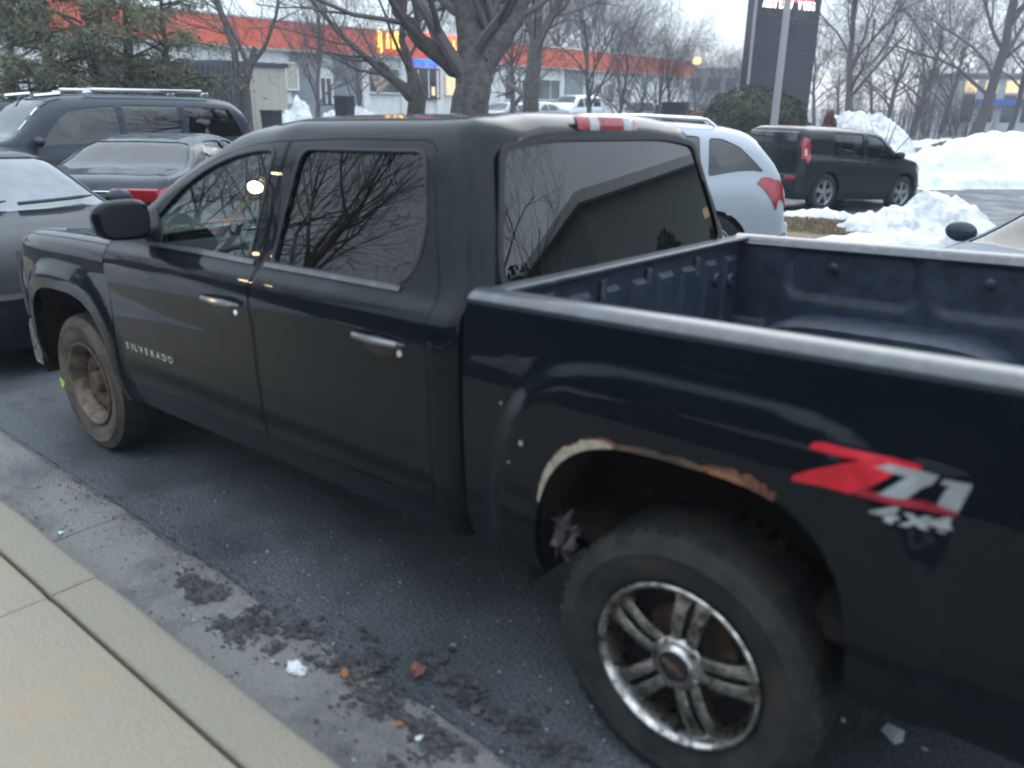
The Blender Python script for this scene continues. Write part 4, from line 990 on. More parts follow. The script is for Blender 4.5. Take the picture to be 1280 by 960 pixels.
sedan_belt = [(-2.35, .70), (-2.1, .97), (-1.2, .99), (0, .95), (1.2, .90), (1.9, .82), (2.38, .58)]
sedan_win = [[(-1.02, 1.01), (-.05, .985), (-.05, 1.36), (-.55, 1.37), (-.80, 1.28)], [(.03, .98), (1.02, .95), (.50, 1.26), (.30, 1.345), (.03, 1.36)]]
suv_top = [(-2.45, .80), (-2.40, 1.30), (-2.22, 1.72), (-2.05, 1.80), (-1.2, 1.85), (0, 1.86), (.6, 1.83), (.80, 1.78), (1.45, 1.25), (1.7, 1.19), (2.2, 1.08), (2.42, .92), (2.5, .75)]
suv_belt = [(-2.45, .78), (-2.3, 1.16), (-1, 1.14), (0, 1.12), (1.4, 1.07), (2.1, .98), (2.5, .72)]
# car A: dark sedan parked nose to nose ahead of the truck
A = Car('parked_sedan', (7.66, .20, 0), PI, 'dark sedan parked nose to nose with the pickup, only its windshield and hood in view', 'car', MT['black_car'], 4.76, 1.82, .20, sedan_top, sedan_belt, .60, (-1.42, 1.42), .33, sedan_win, (.50, 1.25), (-1.55, -.95))
for o_ in A.root.children:
    if o_.name.startswith('windshield'): o_.data.materials[0] = MT['dew']
A.gap([(1.10, .3), (1.12, .93)]); A.gap([(-.01, .3), (-.01, .97)]); A.mirror(.95, .98, MT['navy_car']); A.handle(.15, .84, MT['bright']); A.handle(-.85, .86, MT['bright'])
A.patch('headlight', [(2.0, .66), (2.34, .60), (2.32, .70), (2.0, .80)], 'clear_lens'); A.patch('side_trim', [(-1.0, .44), (1.05, .42), (1.05, .45), (-1.0, .47)], 'bright')
for y0, y1 in ((-.62, -.02), (.05, .66)):
    pts = []
    for k in range(7):
        u = k/6; y = y0+(y1-y0)*u; x = 1.20-.05*u; q = A.sh.F(np.array([x-.02]), np.array([8-abs(y)/.45]))[0]; pts.append((x, y, q[2]+.028))
    MB().tube(pts, [.016]*6+[.006], 6).obj('wiper', MT['plastic'], A.root)
# car B: large dark suv with bright roof rails
hB = dirang((.02, 1.0))
B = Car('large_suv', tuple(at(118, 200, 13.6)[:2])+(0,), hB, 'large dark suv with bright silver roof rails standing before the evergreen', 'suv', MT['dark_car'], 5.3, 2.0, .30,
        [(x*1.06, z*1.045+.0) for x, z in suv_top], [(x*1.06, z*1.02) for x, z in suv_belt], .70, (-1.55, 1.55), .39,
        [[(-2.30, 1.27), (-1.28, 1.23), (-1.28, 1.76), (-2.12, 1.72)], [(-1.18, 1.23), (-.22, 1.21), (-.22, 1.78), (-1.18, 1.77)], [(-.12, 1.20), (1.20, 1.17), (.78, 1.58), (.60, 1.70), (-.12, 1.77)]], (.85, 1.50), (-2.50, -2.30))
for sd_ in (1, -1):
    for x0, x1 in ((-1.75, .15), (.62, 1.0)):
        mb = MB(); z0 = 1.965
        if x0 > .3: mb.tube([(x0, sd_*.60, 1.94), (x1, sd_*.60, 1.90)], .028, 8)
        else: mb.box((x0, sd_*.60-.025, 1.975), (x1, sd_*.60+.025, 2.035), .014).box((x0-.12, sd_*.60-.02, 1.92), (x0+.02, sd_*.60+.02, 1.99), .01).box((x1-.02, sd_*.60-.02, 1.92), (x1+.12, sd_*.60+.02, 1.99), .01)
        mb.obj('roof_rail', MT['bright'], B.root, True)
B.gap([(1.24, .45), (1.24, 1.12)]); B.gap([(-.17, .45), (-.17, 1.2)]); B.gap([(-1.23, .9), (-1.23, 1.22)])
B.handle(-.02, 1.07, MT['bright']); B.handle(-1.08, 1.09, MT['bright']); B.mirror(1.20, 1.2, MT['plastic']); B.patch('headlight', [(2.3, .86), (2.6, .80), (2.58, 1.0), (2.3, 1.04)], 'clear_lens')
B.patch('tail_light', [(-2.60, 1.0), (-2.48, 1.0), (-2.44, 1.5), (-2.56, 1.5)], 'red_lens')
for y_, x_s in ((-.55, 1.28), (-.30, 1.05), (-.62, 1.05)):
    pass
for v0, v1, xa, xb in ((5.75, 6.1, 1.0, 1.12), (5.8, 6.05, 1.2, 1.34)):
    panel('windshield_sticker', B.sh, [(xa, v0), (xb, v0), (xb, v1), (xa, v1)], [], MT['white_plastic'], B.root, step=.06, off=.002, depth=.001, side=1)
# car D: another dark one at the far left edge
D_ = Car('dark_crossover', tuple(at(-75, 200, 15.6)[:2])+(0,), hB+.05, 'dark crossover cut by the left edge, next to the large suv', 'car', MT['dark_car'], 4.7, 1.86, .27, [(x*.94, z*.99) for x, z in suv_top], [(x*.94, z*.98) for x, z in suv_belt], .66, (-1.38, 1.38), .36,
         [[(-1.9, 1.18), (-.2, 1.16), (-.2, 1.62), (-1.8, 1.6)], [(-.1, 1.15), (1.05, 1.12), (.7, 1.45), (.5, 1.56), (-.1, 1.62)]], (.78, 1.33), (-2.2, -2.05))
D_.mirror(1.1, 1.15, MT['plastic'])
# car C: dark sedan whose tail lamp shows behind car A
pC = on_ground(150, 330, 0)
C_ = Car('dark_sedan', tuple(at(222, 235, 11.2)[:2])+(0,), dirang((.62, -.78)), 'charcoal sedan with a long red tail lamp, behind the pickup cab', 'car', MT['grey_car'] if 0 else MT['dark_car'], 4.76, 1.82, .20, sedan_top, sedan_belt, .60, (-1.42, 1.42), .33, sedan_win, (.50, 1.25), (-1.55, -.95))
C_.patch('tail_light', [(-2.36, .80), (-2.25, .79), (-1.90, .86), (-1.88, .92), (-2.05, .95), (-2.33, .94)], 'red_lens'); C_.patch('reversing_lamp', [(-2.33, .82), (-2.18, .82), (-2.16, .88), (-2.33, .88)], 'clear_lens', off=.009)
for y0_, y1_ in ((.28, .80), (-.80, -.28)): MB().box((-2.425, y0_, .80), (-2.35, y1_, .94), .02).obj('rear_lamp', MT['red_lens'], C_.root, True)
MB().box((-2.43, -.27, .885), (-2.38, .27, .915), .008).obj('trunk_trim', MT['bright'], C_.root, True)
C_.patch('window_trim', [(-1.2, .985), (1.05, .950), (1.05, .965), (-1.2, 1.0)], 'bright', off=.006)
C_.gap([(1.10, .3), (1.12, .93)]); C_.gap([(-.01, .3), (-.01, .97)]); C_.gap([(-1.08, .7), (-1.0, .97)]); C_.handle(.15, .86, MT['plastic']); C_.handle(-.85, .88, MT['plastic']); C_.mirror(.95, .98, MT['dark_car'])
# car W: silver-white crossover beyond the bed
w_top = [(-2.28, .66), (-2.24, 1.02), (-2.05, 1.38), (-1.80, 1.60), (-1.55, 1.66), (-.8, 1.70), (0, 1.70), (.45, 1.66), (.6, 1.62), (1.35, 1.14), (1.6, 1.08), (2.0, .98), (2.24, .82), (2.29, .65)]
w_belt = [(-2.28, .64), (-2.2, .98), (-1.9, 1.14), (-1, 1.08), (0, 1.03), (1.3, .97), (2.0, .88), (2.29, .62)]
pw = at(992, 250, 8.9)
hW = dirang((.86, .50))
W_ = Car('silver_crossover', (pw[0]+2.30*math.cos(hW)+.93*math.sin(hW), pw[1]+2.30*math.sin(hW)-.93*math.cos(hW)+.1, 0), hW, 'silver-white crossover with swept side windows, just beyond the pickup bed', 'car', MT['silver'], 4.58, 1.85, .24, w_top, w_belt, .64, (-1.48, 1.35), .36,
         [[(-2.0, 1.205), (-1.40, 1.14), (-1.38, 1.545), (-1.52, 1.54), (-1.72, 1.46)], [(-1.32, 1.13), (-.1, 1.08), (-.1, 1.60), (-1.28, 1.56)], [(0, 1.08), (1.12, 1.02), (.62, 1.42), (.45, 1.52), (0, 1.60)]], (.66, 1.34), (-2.22, -1.92))
W_.gap([(-.05, .4), (-.05, 1.07)]); W_.gap([(-1.36, 1.09), (-1.30, .92), (-1.05, .74), (-.98, .4)]); W_.gap([(1.1, .35), (1.15, 1.0)])
W_.handle(-1.12, .99, MT['bright']); W_.handle(.18, .95, MT['bright']); W_.mirror(1.02, 1.05, MT['silver'])
W_.patch('tail_light', [(-2.27, .80), (-2.16, .80), (-1.93, 1.08), (-1.97, 1.14), (-2.12, 1.12), (-2.24, .98)], 'red_lens', off=.012)
W_.patch('lower_cladding', [(-2.26, .26), (-1.80, .26), (-1.78, .42), (-2.27, .52)], 'plastic', off=.01); W_.patch('lower_cladding', [(-.90, .26), (.90, .26), (.90, .36), (-.90, .36)], 'plastic', off=.01)
for sd_ in (1, -1):
    MB().tube([(-1.45, sd_*.56, 1.665), (-1.35, sd_*.56, 1.735), (-.6, sd_*.57, 1.765), (.30, sd_*.57, 1.745), (.42, sd_*.57, 1.66)], .018, 8).obj('roof_rail', MT['alloy'], W_.root, True)
# car S: boxy dark hatchback
s_top = [(-2.05, .70), (-2.02, 1.15), (-1.92, 1.50), (-1.75, 1.59), (-1.2, 1.62), (0, 1.61), (.35, 1.58), (.55, 1.53), (1.15, 1.13), (1.4, 1.08), (1.8, 1.0), (2.0, .86), (2.07, .62)]
s_belt = [(-2.05, .68), (-1.95, 1.06), (-1, 1.04), (0, 1.0), (1.1, .96), (1.7, .90), (2.07, .60)]
hS = dirang((-.36, -.93))
S_ = Car('boxy_hatchback', tuple(at(1040, 200, 17.0)[:2])+(-.13,), hS, 'boxy black-green hatchback with tall upright red tail lamps on the road', 'car', MT['green_black'], 3.84, 1.80, .22, [(x*.932, z) for x, z in s_top], [(x*.932, z) for x, z in s_belt], .70, (-1.18, 1.20), .36,
         [[(-1.02, 1.09), (-.16, 1.07), (-.16, 1.50), (-1.02, 1.50)], [(-.02, 1.06), (.86, 1.03), (.50, 1.36), (.36, 1.46), (-.02, 1.50)]], (.52, 1.05), None, tilt=R(2.5))
for o_ in S_.root.children:
    if o_.name.startswith('window'): o_.data.materials[0] = MT['glass_wind']
S_.patch('tail_light', [(-1.87, .98), (-1.77, .90), (-1.70, 1.0), (-1.71, 1.26), (-1.75, 1.36), (-1.81, 1.38), (-1.86, 1.25)], 'red_lens', off=.012, vmax=5.4); S_.patch('tail_light_clear', [(-1.83, 1.05), (-1.79, 1.05), (-1.79, 1.18), (-1.83, 1.18)], 'clear_lens', off=.018, vmax=5.4)
S_.gap([(-.09, .4), (-.09, 1.13)]); S_.gap([(-1.0, 1.14), (-.9, .5)]); S_.gap([(.92, .35), (.94, 1.03)]); S_.handle(-.75, .98, MT['plastic']); S_.handle(.08, .96, MT['plastic']); S_.mirror(.80, 1.08, MT['green_black'])
MB().box((-1.875, -.62, 1.14), (-1.82, .62, 1.48), .015).obj('rear_glass', MT['dark_glass'], S_.root, True)
MB().box((-1.985, -.70, .40), (-1.93, .70, .62), .02).obj('bumper_panel', MT['plastic'], S_.root, True)
for y_ in (-.66, .66): MB().box((-1.995, y_-.12, .58), (-1.94, y_+.12, .66), .01).obj('reflector', MT['red_lens'], S_.root, True)
# car G: grey car at right, nose towards the pickup
gp = at(1222, 300, 5.6); hG = dirang((.42, .91))
gx, gy = gp[0], gp[1]
G_ = Car('grey_sedan', (gx-1.16*math.cos(hG)-.74*math.sin(hG), gy-1.16*math.sin(hG)+.74*math.cos(hG), 0), hG, 'grey sedan beyond the bed rail, hood, windshield and one mirror in view', 'car', MT['grey_car'], 4.76, 1.82, .20, sedan_top, sedan_belt, .60, (-1.42, 1.42), .33, sedan_win, (.50, 1.25), (-1.55, -.95))
G_.gap([(1.10, .3), (1.12, .93)]); G_.mirror(1.02, .99, MT['dark_car']); G_.handle(.15, .86, MT['plastic'])
G_.gap([(-.01, .3), (-.01, .97)])
# ------------------------------------------------------------------ shops with the orange fascia
from math import hypot
BX = 42.5                            # facade plane x
def fpt(px, py):                     # photo pixel on the facade plane
    d = _f+CR*(px-640)/FPX+CU*(480-py)/FPX; t = (BX-CAM[0])/d[0]; P = CAM+d*t; return P[1], P[2]
shop = empty('shop_building', (BX, -45, 0)); tag(shop, 'long low white block shop building under an orange fascia', 'building')
def fbox(y0, y1, z0, z1, x0, x1): return MB().box((x0-BX, min(y0, y1)+45, z0), (x1-BX, max(y0, y1)+45, z1))
def fb(name, p, m, dx=.0, dp=.1, par=None):   # p = pixel rect (x0,y0,x1,y1)
    y0, z0 = fpt(p[0], p[3]); y1, z1 = fpt(p[2], p[1]); ya, za = fpt(p[0], p[1])
    return fbox(y0, y1, z0, max(z1, z0+.05), BX-dx-dp, BX-dx).obj(name, MT[m], par or shop)
YL, YR = 6.0, fpt(862, 100)[0]
fbox(YL, YR, 0, 4.75, BX, BX+25).obj('wall', MT['wall_white'], shop)
fbox(YL+.4, YR-.3, 4.76, 6.25, BX-.55, BX+25.2).obj('fascia', MT['orange'], shop)
fbox(YL+.4, YR-.3, 6.25, 6.34, BX-.62, BX+25.2).obj('coping', MT['wall_white'], shop)
fbox(YL+.3, YR-.2, 4.66, 4.757, BX-.5, BX).obj('soffit_trim', MT['wall_white'], shop)
# masonry pilasters and grey recessed bays
def bay(px0, px1, m, z0=0, z1=4.66, dp=.12, nm='wall_bay'):
    y0 = fpt(px0, 100)[0]; y1 = fpt(px1, 100)[0]; return fbox(y0, y1, z0, z1, BX-dp, BX-.005).obj(nm, MT[m], shop)
bay(364, 397, 'wall_grey', dp=.10); bay(417, 450, 'wall_grey', dp=.10); bay(706, 728, 'wall_grey', dp=.10); bay(246, 362, 'wall_grey', z0=2.4, z1=3.4, dp=.06)
bay(352, 450, 'wall_grey', z1=1.7, dp=.22)
# shingle courses on the grey bays
for (a, b) in ((364, 397), (417, 450)):
    y0 = fpt(a, 100)[0]; y1 = fpt(b, 100)[0]
    for k in range(10): fbox(y0, y1, 1.72+k*.29, 1.72+k*.29+.03, BX-.125, BX-.1).obj('shingle_course', MT['wall_grey'], shop)
def win(p, lab=None, m='dark_glass', nm='window', bars=1, frame='wall_white'):
    y0, z0 = fpt(p[0], p[3]); y1, z1 = fpt(p[2], p[1]); ya, yb = min(y0, y1), max(y0, y1); zt = max(fpt(p[0], p[1])[1], z1)
    w_ = fbox(ya, yb, z0, zt, BX-.16, BX-.125).obj(nm, MT[m], shop); t = .09
    for (a, b, c, d) in ((ya-t, ya, z0-t, zt+t), (yb, yb+t, z0-t, zt+t), (ya, yb, zt, zt+t), (ya, yb, z0-t, z0)):
        fbox(a, b, c, d, BX-.22, BX-.12).obj('frame', MT[frame], w_)
    for k in range(bars):
        yy = ya+(yb-ya)*(k+1)/(bars+1); fbox(yy-.04, yy+.04, z0, zt, BX-.20, BX-.162).obj('mullion', MT['wall_white'], w_)
    return w_
win((342, 80, 353, 111)); win((354, 80, 368, 111), m='tan_wall', bars=0); win((400, 98, 411, 130), bars=1)
wd = win((459, 87, 496, 115), bars=0, frame='wall_white')
win((508, 88, 546, 122), bars=2, frame='red_car')
win((556, 92, 566, 118), m='warm_window', bars=0); win((629, 96, 642, 124), bars=0); win((671, 101, 700, 124), bars=1); win((744, 105, 750, 117), bars=0)
win((770, 112, 788, 132), bars=1); win((650, 100, 655, 122), bars=0); win((756, 106, 766, 128), bars=0)
for pxs in (455, 503, 547, 626, 700, 730, 790, 822, 845):
    y = fpt(pxs, 100)[0]; fbox(y-.28, y+.28, 0, 4.66, BX-.20, BX-.008).obj('pilaster', MT['wall_white'], shop)
for pxs in (20, 60, 100, 140, 180, 215):
    y = fpt(pxs, 80)[0]; fbox(y-.25, y+.25, 0, 4.66, BX-.2, BX-.008).obj('pilaster', MT['wall_white'], shop)
    win((pxs+6, 75, pxs+26, 112), bars=1)
# lit signs on the fascia
def sign(name, label, txt, px0, px1, py, h, m, bold=.03, dx=.62, slant=0):
    y0 = fpt(px0, py)[0]; y1 = fpt(px1, py)[0]; z = fpt((px0+px1)/2, py)[1]
    g = empty(name, (BX-dx, (y0+y1)/2, z)); tag(g, label, 'sign')
    n = len(txt); step_ = (y1-y0)/n
    for i, c in enumerate(txt):
        if c == ' ': continue
        yc = y0+step_*(i+.5)-(y0+y1)/2
        text_mesh('letter', c, h*1.35, MT[m], g, lambda u, v, e, yc=yc: Vector((-e-.03, yc-(u-h*.42)*abs(step_)/(h*1.0)*.98, v-h/2)), .05, bold=bold)
    return g
sign('lit_sign', 'glowing yellow letters on the orange fascia over the poster window', 'DELI & WINGS'.replace('DELI & WINGS', 'BJ & WINJ'), 464, 495, 50, 1.0, 'neon_yellow', .05)
redbox = empty('lit_sign', (BX-.6, fpt(550, 56)[0], fpt(550, 56)[1])); tag(redbox, 'glowing red sign box on the orange fascia, partly behind the big tree', 'sign')
MB().box((-.12, -2.6, -.62), (-.0, 2.3, .62), .03).obj('sign_box', MT['neon_red'], redbox)
for i, c in enumerate('HALL IN'):
    if c != ' ': text_mesh('letter', c, .9, MT['neon_yellow'], redbox, lambda u, v, e, yc=1.1-i*.55: Vector((-.15-e, yc-u*.8, v-.35)), .03, bold=.02)
sign('lit_sign', 'glowing blue letters on the white wall above the red framed shopfront', 'LIQUORS', 516, 548, 74, .62, 'neon_blue', .03, dx=.25)
po = empty('poster', (BX-.21, fpt(472, 101)[0], fpt(472, 101)[1])); tag(po, 'tilted brown patterned poster in the dark shop window', 'poster'); po.rotation_euler = (R(-28), 0, 0)
MB().box((-.03, -.62, -.62), (0, .62, .62)).obj('sheet', MT['plaid'], po)
for i in range(3): MB().box((-.04, -.5, -.42+i*.36), (-.031, .5, -.30+i*.36)).obj('printed_band', MT['tan_wall'], po)
# shop fittings: wall lamp glow, doorway lights
for k, (px, py) in enumerate(((518, 114), (538, 114), (558, 108))):
    y, z = fpt(px, py); MB().box((-.1, -.14, -.3), (0, .14, .3), .03).obj('lit_panel', MT['warm_window'], shop).location = (-.25, y+45, z)
# tan shed and dark container left of the shops
def gbox(name, label, cat, px, py, D, size, m, rz=0, zb=0, parts=None):
    P = at(px, py, D); g = empty(name, (P[0], P[1], zb), rz); tag(g, label, cat); return g
sh = gbox('shed', '', '', 290, 100, 30, 0, 0, 0.05); tag(sh, 'tan panel sided shed left of the grey shop bays', 'shed')
for k in range(8): MB().box((-1.2, -1.55+k*.38, 0), (1.2, -1.55+k*.38+.37, 3.05-.0)).obj('wall_panel', MT['tan_wall'], sh)
MB().box((-1.3, -1.65, 3.05), (1.3, 1.6, 3.2), .02).obj('roof', MT['dark_shed'], sh); 
sh2 = gbox('container', '', '', 212, 100, 27, 0, 0, 0.05); tag(sh2, 'dark blue-grey container between the evergreen and the tan shed', 'container')
MB().box((-1.2, -2.3, 0), (1.2, 1.6, 3.05)).obj('shell', MT['dark_shed'], sh2)
for k in range(19): MB().box((-1.24, -2.2+k*.2, .1), (-1.2, -2.1+k*.2, 2.95)).obj('rib', MT['dark_shed'], sh2)
# ------------------------------------------------------------------ bins, cars and kit in front of the shops
def wbin(px, py, D, hgt_, w_, label):
    P = at(px, py, D); g = empty('rubbish_bin', (P[0], P[1], 0), .3); tag(g, label, 'bin')
    MB().add([(-w_*.42, -w_*.42, 0), (w_*.42, -w_*.42, 0), (w_*.42, w_*.42, 0), (-w_*.42, w_*.42, 0), (-w_/2, -w_/2, hgt_), (w_/2, -w_/2, hgt_), (w_/2, w_/2, hgt_), (-w_/2, w_/2, hgt_)],
             [(3, 2, 1, 0), (0, 1, 5, 4), (1, 2, 6, 5), (2, 3, 7, 6), (3, 0, 4, 7), (4, 5, 6, 7)]).obj('bin_body', MT['bin'], g)
    MB().box((-w_*.54, -w_*.54, hgt_+.003), (w_*.54, w_*.54, hgt_+.08), .02).obj('lid', MT['bin'], g)
wbin(430, 120, 30, 2.0, .55, 'slim dark bin against the grey shop bay')
wbin(845, 128, 34, 1.95, 1.0, 'square dark blue-black bin left of the rounded hedge')
wbin(338, 130, 27, 1.5, .5, 'small dark bin beside the tan shed')
far_top = [(x*1.02, z*1.08) for x, z in suv_top]; 
def far_car(px, D, h, label, name, m, top, belt, wins, wt=.7, L=4.9, W=1.95, zb=0, wind=(.85, 1.40)):
    P = at(px, 130, D); c = Car(name, (P[0], P[1], zb), h, label, 'car' if 'van' not in name else 'van', m, L, W, .3, top, belt, wt, (-1.45, 1.45), .36, wins, wind, None, inter=False); return c
far_car(718, 55, R(95), 'white van parked in front of the shops beyond the cab roof', 'white_van', MT['white_car'], [(-2.45, .8), (-2.40, 1.6), (-2.25, 1.95), (-1.8, 2.02), (0, 2.04), (.8, 1.98), (1.5, 1.45), (1.8, 1.25), (2.3, 1.05), (2.45, .8)],
        [(-2.45, .78), (-2.2, 1.22), (0, 1.2), (1.4, 1.15), (2.45, .75)], [[(-2.15, 1.3), (-1.1, 1.28), (-1.1, 1.85), (-2.1, 1.83)], [(-.95, 1.28), (.1, 1.26), (.1, 1.88), (-.95, 1.87)], [(.2, 1.26), (1.25, 1.22), (.7, 1.75), (.2, 1.86)]], zb=.45)
far_car(806, 46, R(105), 'small dark blue car with a red tail lamp by the far trees', 'blue_car', MT['navy_car'], suv_top, suv_belt, [[(-1.9, 1.22), (-.2, 1.2), (-.2, 1.68), (-1.8, 1.66)], [(-.1, 1.18), (1.1, 1.15), (.7, 1.55), (-.1, 1.68)]], zb=.25).patch('tail_light', [(-2.44, .9), (-2.2, .9), (-2.2, 1.2), (-2.44, 1.2)], 'red_lens')
far_car(672, 50, R(92), 'pale parked sedan left of the white van', 'pale_sedan', MT['silver'], [(x, z*1.05) for x, z in sedan_top], sedan_belt, sedan_win, wt=.6, wind=(.50, 1.25), zb=.5)
far_car(632, 44, R(92), 'pale sedan between the big tree and the thin tree', 'pale_sedan', MT['silver'], [(x, z*1.05) for x, z in sedan_top], sedan_belt, sedan_win, wt=.6, wind=(.50, 1.25), zb=.45)
far_car(880, 62, R(80), 'blue and white car right of the shop building end', 'blue_white_car', MT['grey_car'], [(x, z*1.05) for x, z in sedan_top], sedan_belt, sedan_win, wt=.6, wind=(.50, 1.25), zb=.6)
# ------------------------------------------------------------------ sign pylon, pole
pa = at(930, 112, 38); pb = at(1007, 112, 39.5)
hp = math.atan2(pb[1]-pa[1], pb[0]-pa[0]); Wp = hypot(pb[0]-pa[0], pb[1]-pa[1])
py_ = empty('sign_pylon', ((pa[0]+pb[0])/2, (pa[1]+pb[1])/2, 0), hp); tag(py_, 'tall dark sign pylon with white lit letters and a red glow near the top', 'sign')
MB().box((-Wp/2, -.35, 0), (Wp/2, .35, 9.0), .03).obj('pylon_body', MT['pylon'], py_)
sg_ = 1 if (Matrix.Rotation(hp, 3, 'Z') @ Vector((0, 1, 0))).dot(Vector((CAM[0]-pa[0], CAM[1]-pa[1], 0))) > 0 else -1
MB().box((-Wp/2-.10, sg_*.30-.06, 0), (-Wp/2-.004, sg_*.30+.06, 9.05), .02).obj('edge_post', MT['galv'], py_)
def side_of(): return 1 if (Matrix.Rotation(hp, 3, 'Z') @ Vector((0, 1, 0))).dot(Vector((CAM[0]-pa[0], CAM[1]-pa[1], 0))) > 0 else -1
sg_ = side_of()
def pyl(px, py, D=38.6):
    P = at(px, py, D); l = Matrix.Rotation(-hp, 3, 'Z') @ Vector((P[0]-py_.location[0], P[1]-py_.location[1], 0)); return l.x, P[2]
zt_ = pyl(985, 10)[1]
MB().box((-Wp/2+.12, sg_*.352, zt_+.15), (Wp/2-.55, sg_*.375, zt_+1.2)).obj('led_band', MT['led_red'], py_)
sx_ = -1 if sg_ > 0 else 1
txt = 'ART LIQ'; x0_ = -Wp/2+.22
for k, (c, off) in enumerate((('A', .25), ('R', .50), ('T', .72), ('L', 1.02), ('I', 1.22), ('W', 1.36), ('Y', 1.92), ('E', 2.20), ('E', 2.42), ('I', 2.66))):
    X = -Wp/2+off*Wp/3.1
    text_mesh('letter', c, .52, MT['led_white'], py_, lambda u, v, e, X=X: Vector((X+u*.62, sg_*(.39+e), zt_+v*.9-.18)), .02, bold=.012)
pp = at(968, 150, 19); pt = Vector((pp[0], pp[1], 0))
lpz = empty('light_pole', pt); tag(lpz, 'thin pale galvanised pole in front of the sign pylon', 'pole')
MB().lathe([(.095, 0), (.09, .3), (.075, 4), (.06, 9)], 16, 'z').obj('pole', MT['galv'], lpz, True); MB().lathe([(.0, .18), (.16, .18), (.17, .0)], 16, 'z').obj('pole_base', MT['galv'], lpz, True)
# ------------------------------------------------------------------ foliage helpers
def leaf_cloud(name, m, n, fn, size, parent, seed=1, flat=.5):
    rng = np.random.default_rng(seed); V = []; F_ = []
    P = fn(rng, n); d = rng.normal(size=(n, 3)); d /= np.linalg.norm(d, axis=1)[:, None]; e_ = np.cross(d, rng.normal(size=(n, 3))); e_ /= np.linalg.norm(e_, axis=1)[:, None]
    s1 = size*(.6+.8*rng.random(n))[:, None]; s2 = s1*flat
    V = np.concatenate([P-d*s1, P+e_*s2, P+d*s1, P-e_*s2], 1).reshape(-1, 3)
    me = bpy.data.meshes.new(name); me.vertices.add(len(V)); me.vertices.foreach_set('co', V.ravel()); me.loops.add(4*n); me.loops.foreach_set('vertex_index', np.arange(4*n)); me.polygons.add(n)
    me.polygons.foreach_set('loop_start', np.arange(0, 4*n, 4)); me.update(calc_edges=True); me.materials.append(m); o = bpy.data.objects.new(name, me); return link(o, parent)
def grow(mb, p, d, L, r, depth, rng, up=.12, spread=.6, n=5, minr=.004, kids=(3, 5)):
    pts = [p]; rad = [r]; q = np.array(p); dd = np.array(d)/np.linalg.norm(d)
    for i in range(n):
        dd = dd+rng.normal(size=3)*.13+np.array([0, 0, up*.3]); dd /= np.linalg.norm(dd); q = q+dd*L/n; pts.append(q.copy()); rad.append(max(minr*.6, r*(1-.62*(i+1)/n)))
    (mb[0] if depth >= mb[2] else mb[1]).tube(pts, rad, 7 if r > .04 else (4 if r > .015 else 3), cap=False)
    if depth <= 0: return
    k = rng.integers(kids[0], kids[1]+1)
    for j in range(k):
        t = .3+.7*(j+rng.random())/k; i = min(n-1, int(t*n)); fr_ = t*n-i; b = pts[i]*(1-fr_)+pts[i+1]*fr_; rb = rad[i]*(1-fr_)+rad[i+1]*fr_
        base_d = pts[i+1]-pts[i]; base_d /= np.linalg.norm(base_d); a = rng.normal(size=3); a -= a.dot(base_d)*base_d; a /= np.linalg.norm(a)
        nd = base_d*(1-spread*.45)+a*spread*(.7+.5*rng.random())+np.array([0, 0, up])
        grow(mb, b, nd, L*(.55+.25*rng.random()), max(minr, rb*.62), depth-1, rng, up, spread, max(3, n-1), minr, kids)
def fine_twigs(src, m, n, parent, seed, size=.20, jit=.22, flat=.035, zmin=2.2):
    co = np.empty(len(src.data.vertices)*3); src.data.vertices.foreach_get('co', co); co = co.reshape(-1, 3); co = co[co[:, 2] > zmin]
    def fn(rng, k): return co[rng.integers(0, len(co), k)]+rng.normal(size=(k, 3))*jit
    return leaf_cloud('fine_twigs', m, n, fn, size, parent, seed, flat)
def bare_tree(name, label, loc, limbs, seed, depth=3, m='bark', spread=.6, up=.12, group=None, trunk_level=3, minr=.004, kids=(3, 5)):
    root = empty(name, tuple(loc)); tag(root, label, 'tree', group); rng = np.random.default_rng(seed); tr, cr_ = MB(), MB()
    for lb in limbs:         # (points, radii, child length, depth)
        pts = [np.array(q, float)-np.array(loc) for q in lb[0]]; rad = lb[1]; P = []; Rr = []
        for i in range(len(pts)-1):
            for k in range(4):
                t = k/4; w_ = (1-t)*pts[i]+t*pts[i+1]+rng.normal(size=3)*rad[i]*.10*(k > 0); P.append(w_); Rr.append((1-t)*rad[i]+t*rad[i+1])
        P.append(pts[-1]); Rr.append(rad[-1]); tr.tube(P, Rr, 12)
        nch = lb[3] if len(lb) > 3 else 8
        for j in range(nch):
            t = .35+.65*(j+rng.random())/nch; i = min(len(P)-2, int(t*(len(P)-1))); dirn = P[i+1]-P[i]; dirn /= np.linalg.norm(dirn); a = rng.normal(size=3); a -= a.dot(dirn)*dirn; a /= np.linalg.norm(a)
            grow((tr, cr_, 99), P[i], dirn*.5+a*spread+np.array([0, 0, up]), lb[2]*(.6+.6*rng.random()), max(minr*2, Rr[i]*.42), depth, rng, up, spread, 5, minr, kids)
    tr.obj('trunk', MT[m], root, True); co = cr_.obj('branches', MT['twig' if m == 'bark' else m], root); fine_twigs(co, MT['twig'], 2200, root, seed, .16, .2, .02); return root
def pix(L, D): return [at(a, b, D+(q[0] if (q := c) else 0)) for a, b, *c in L]
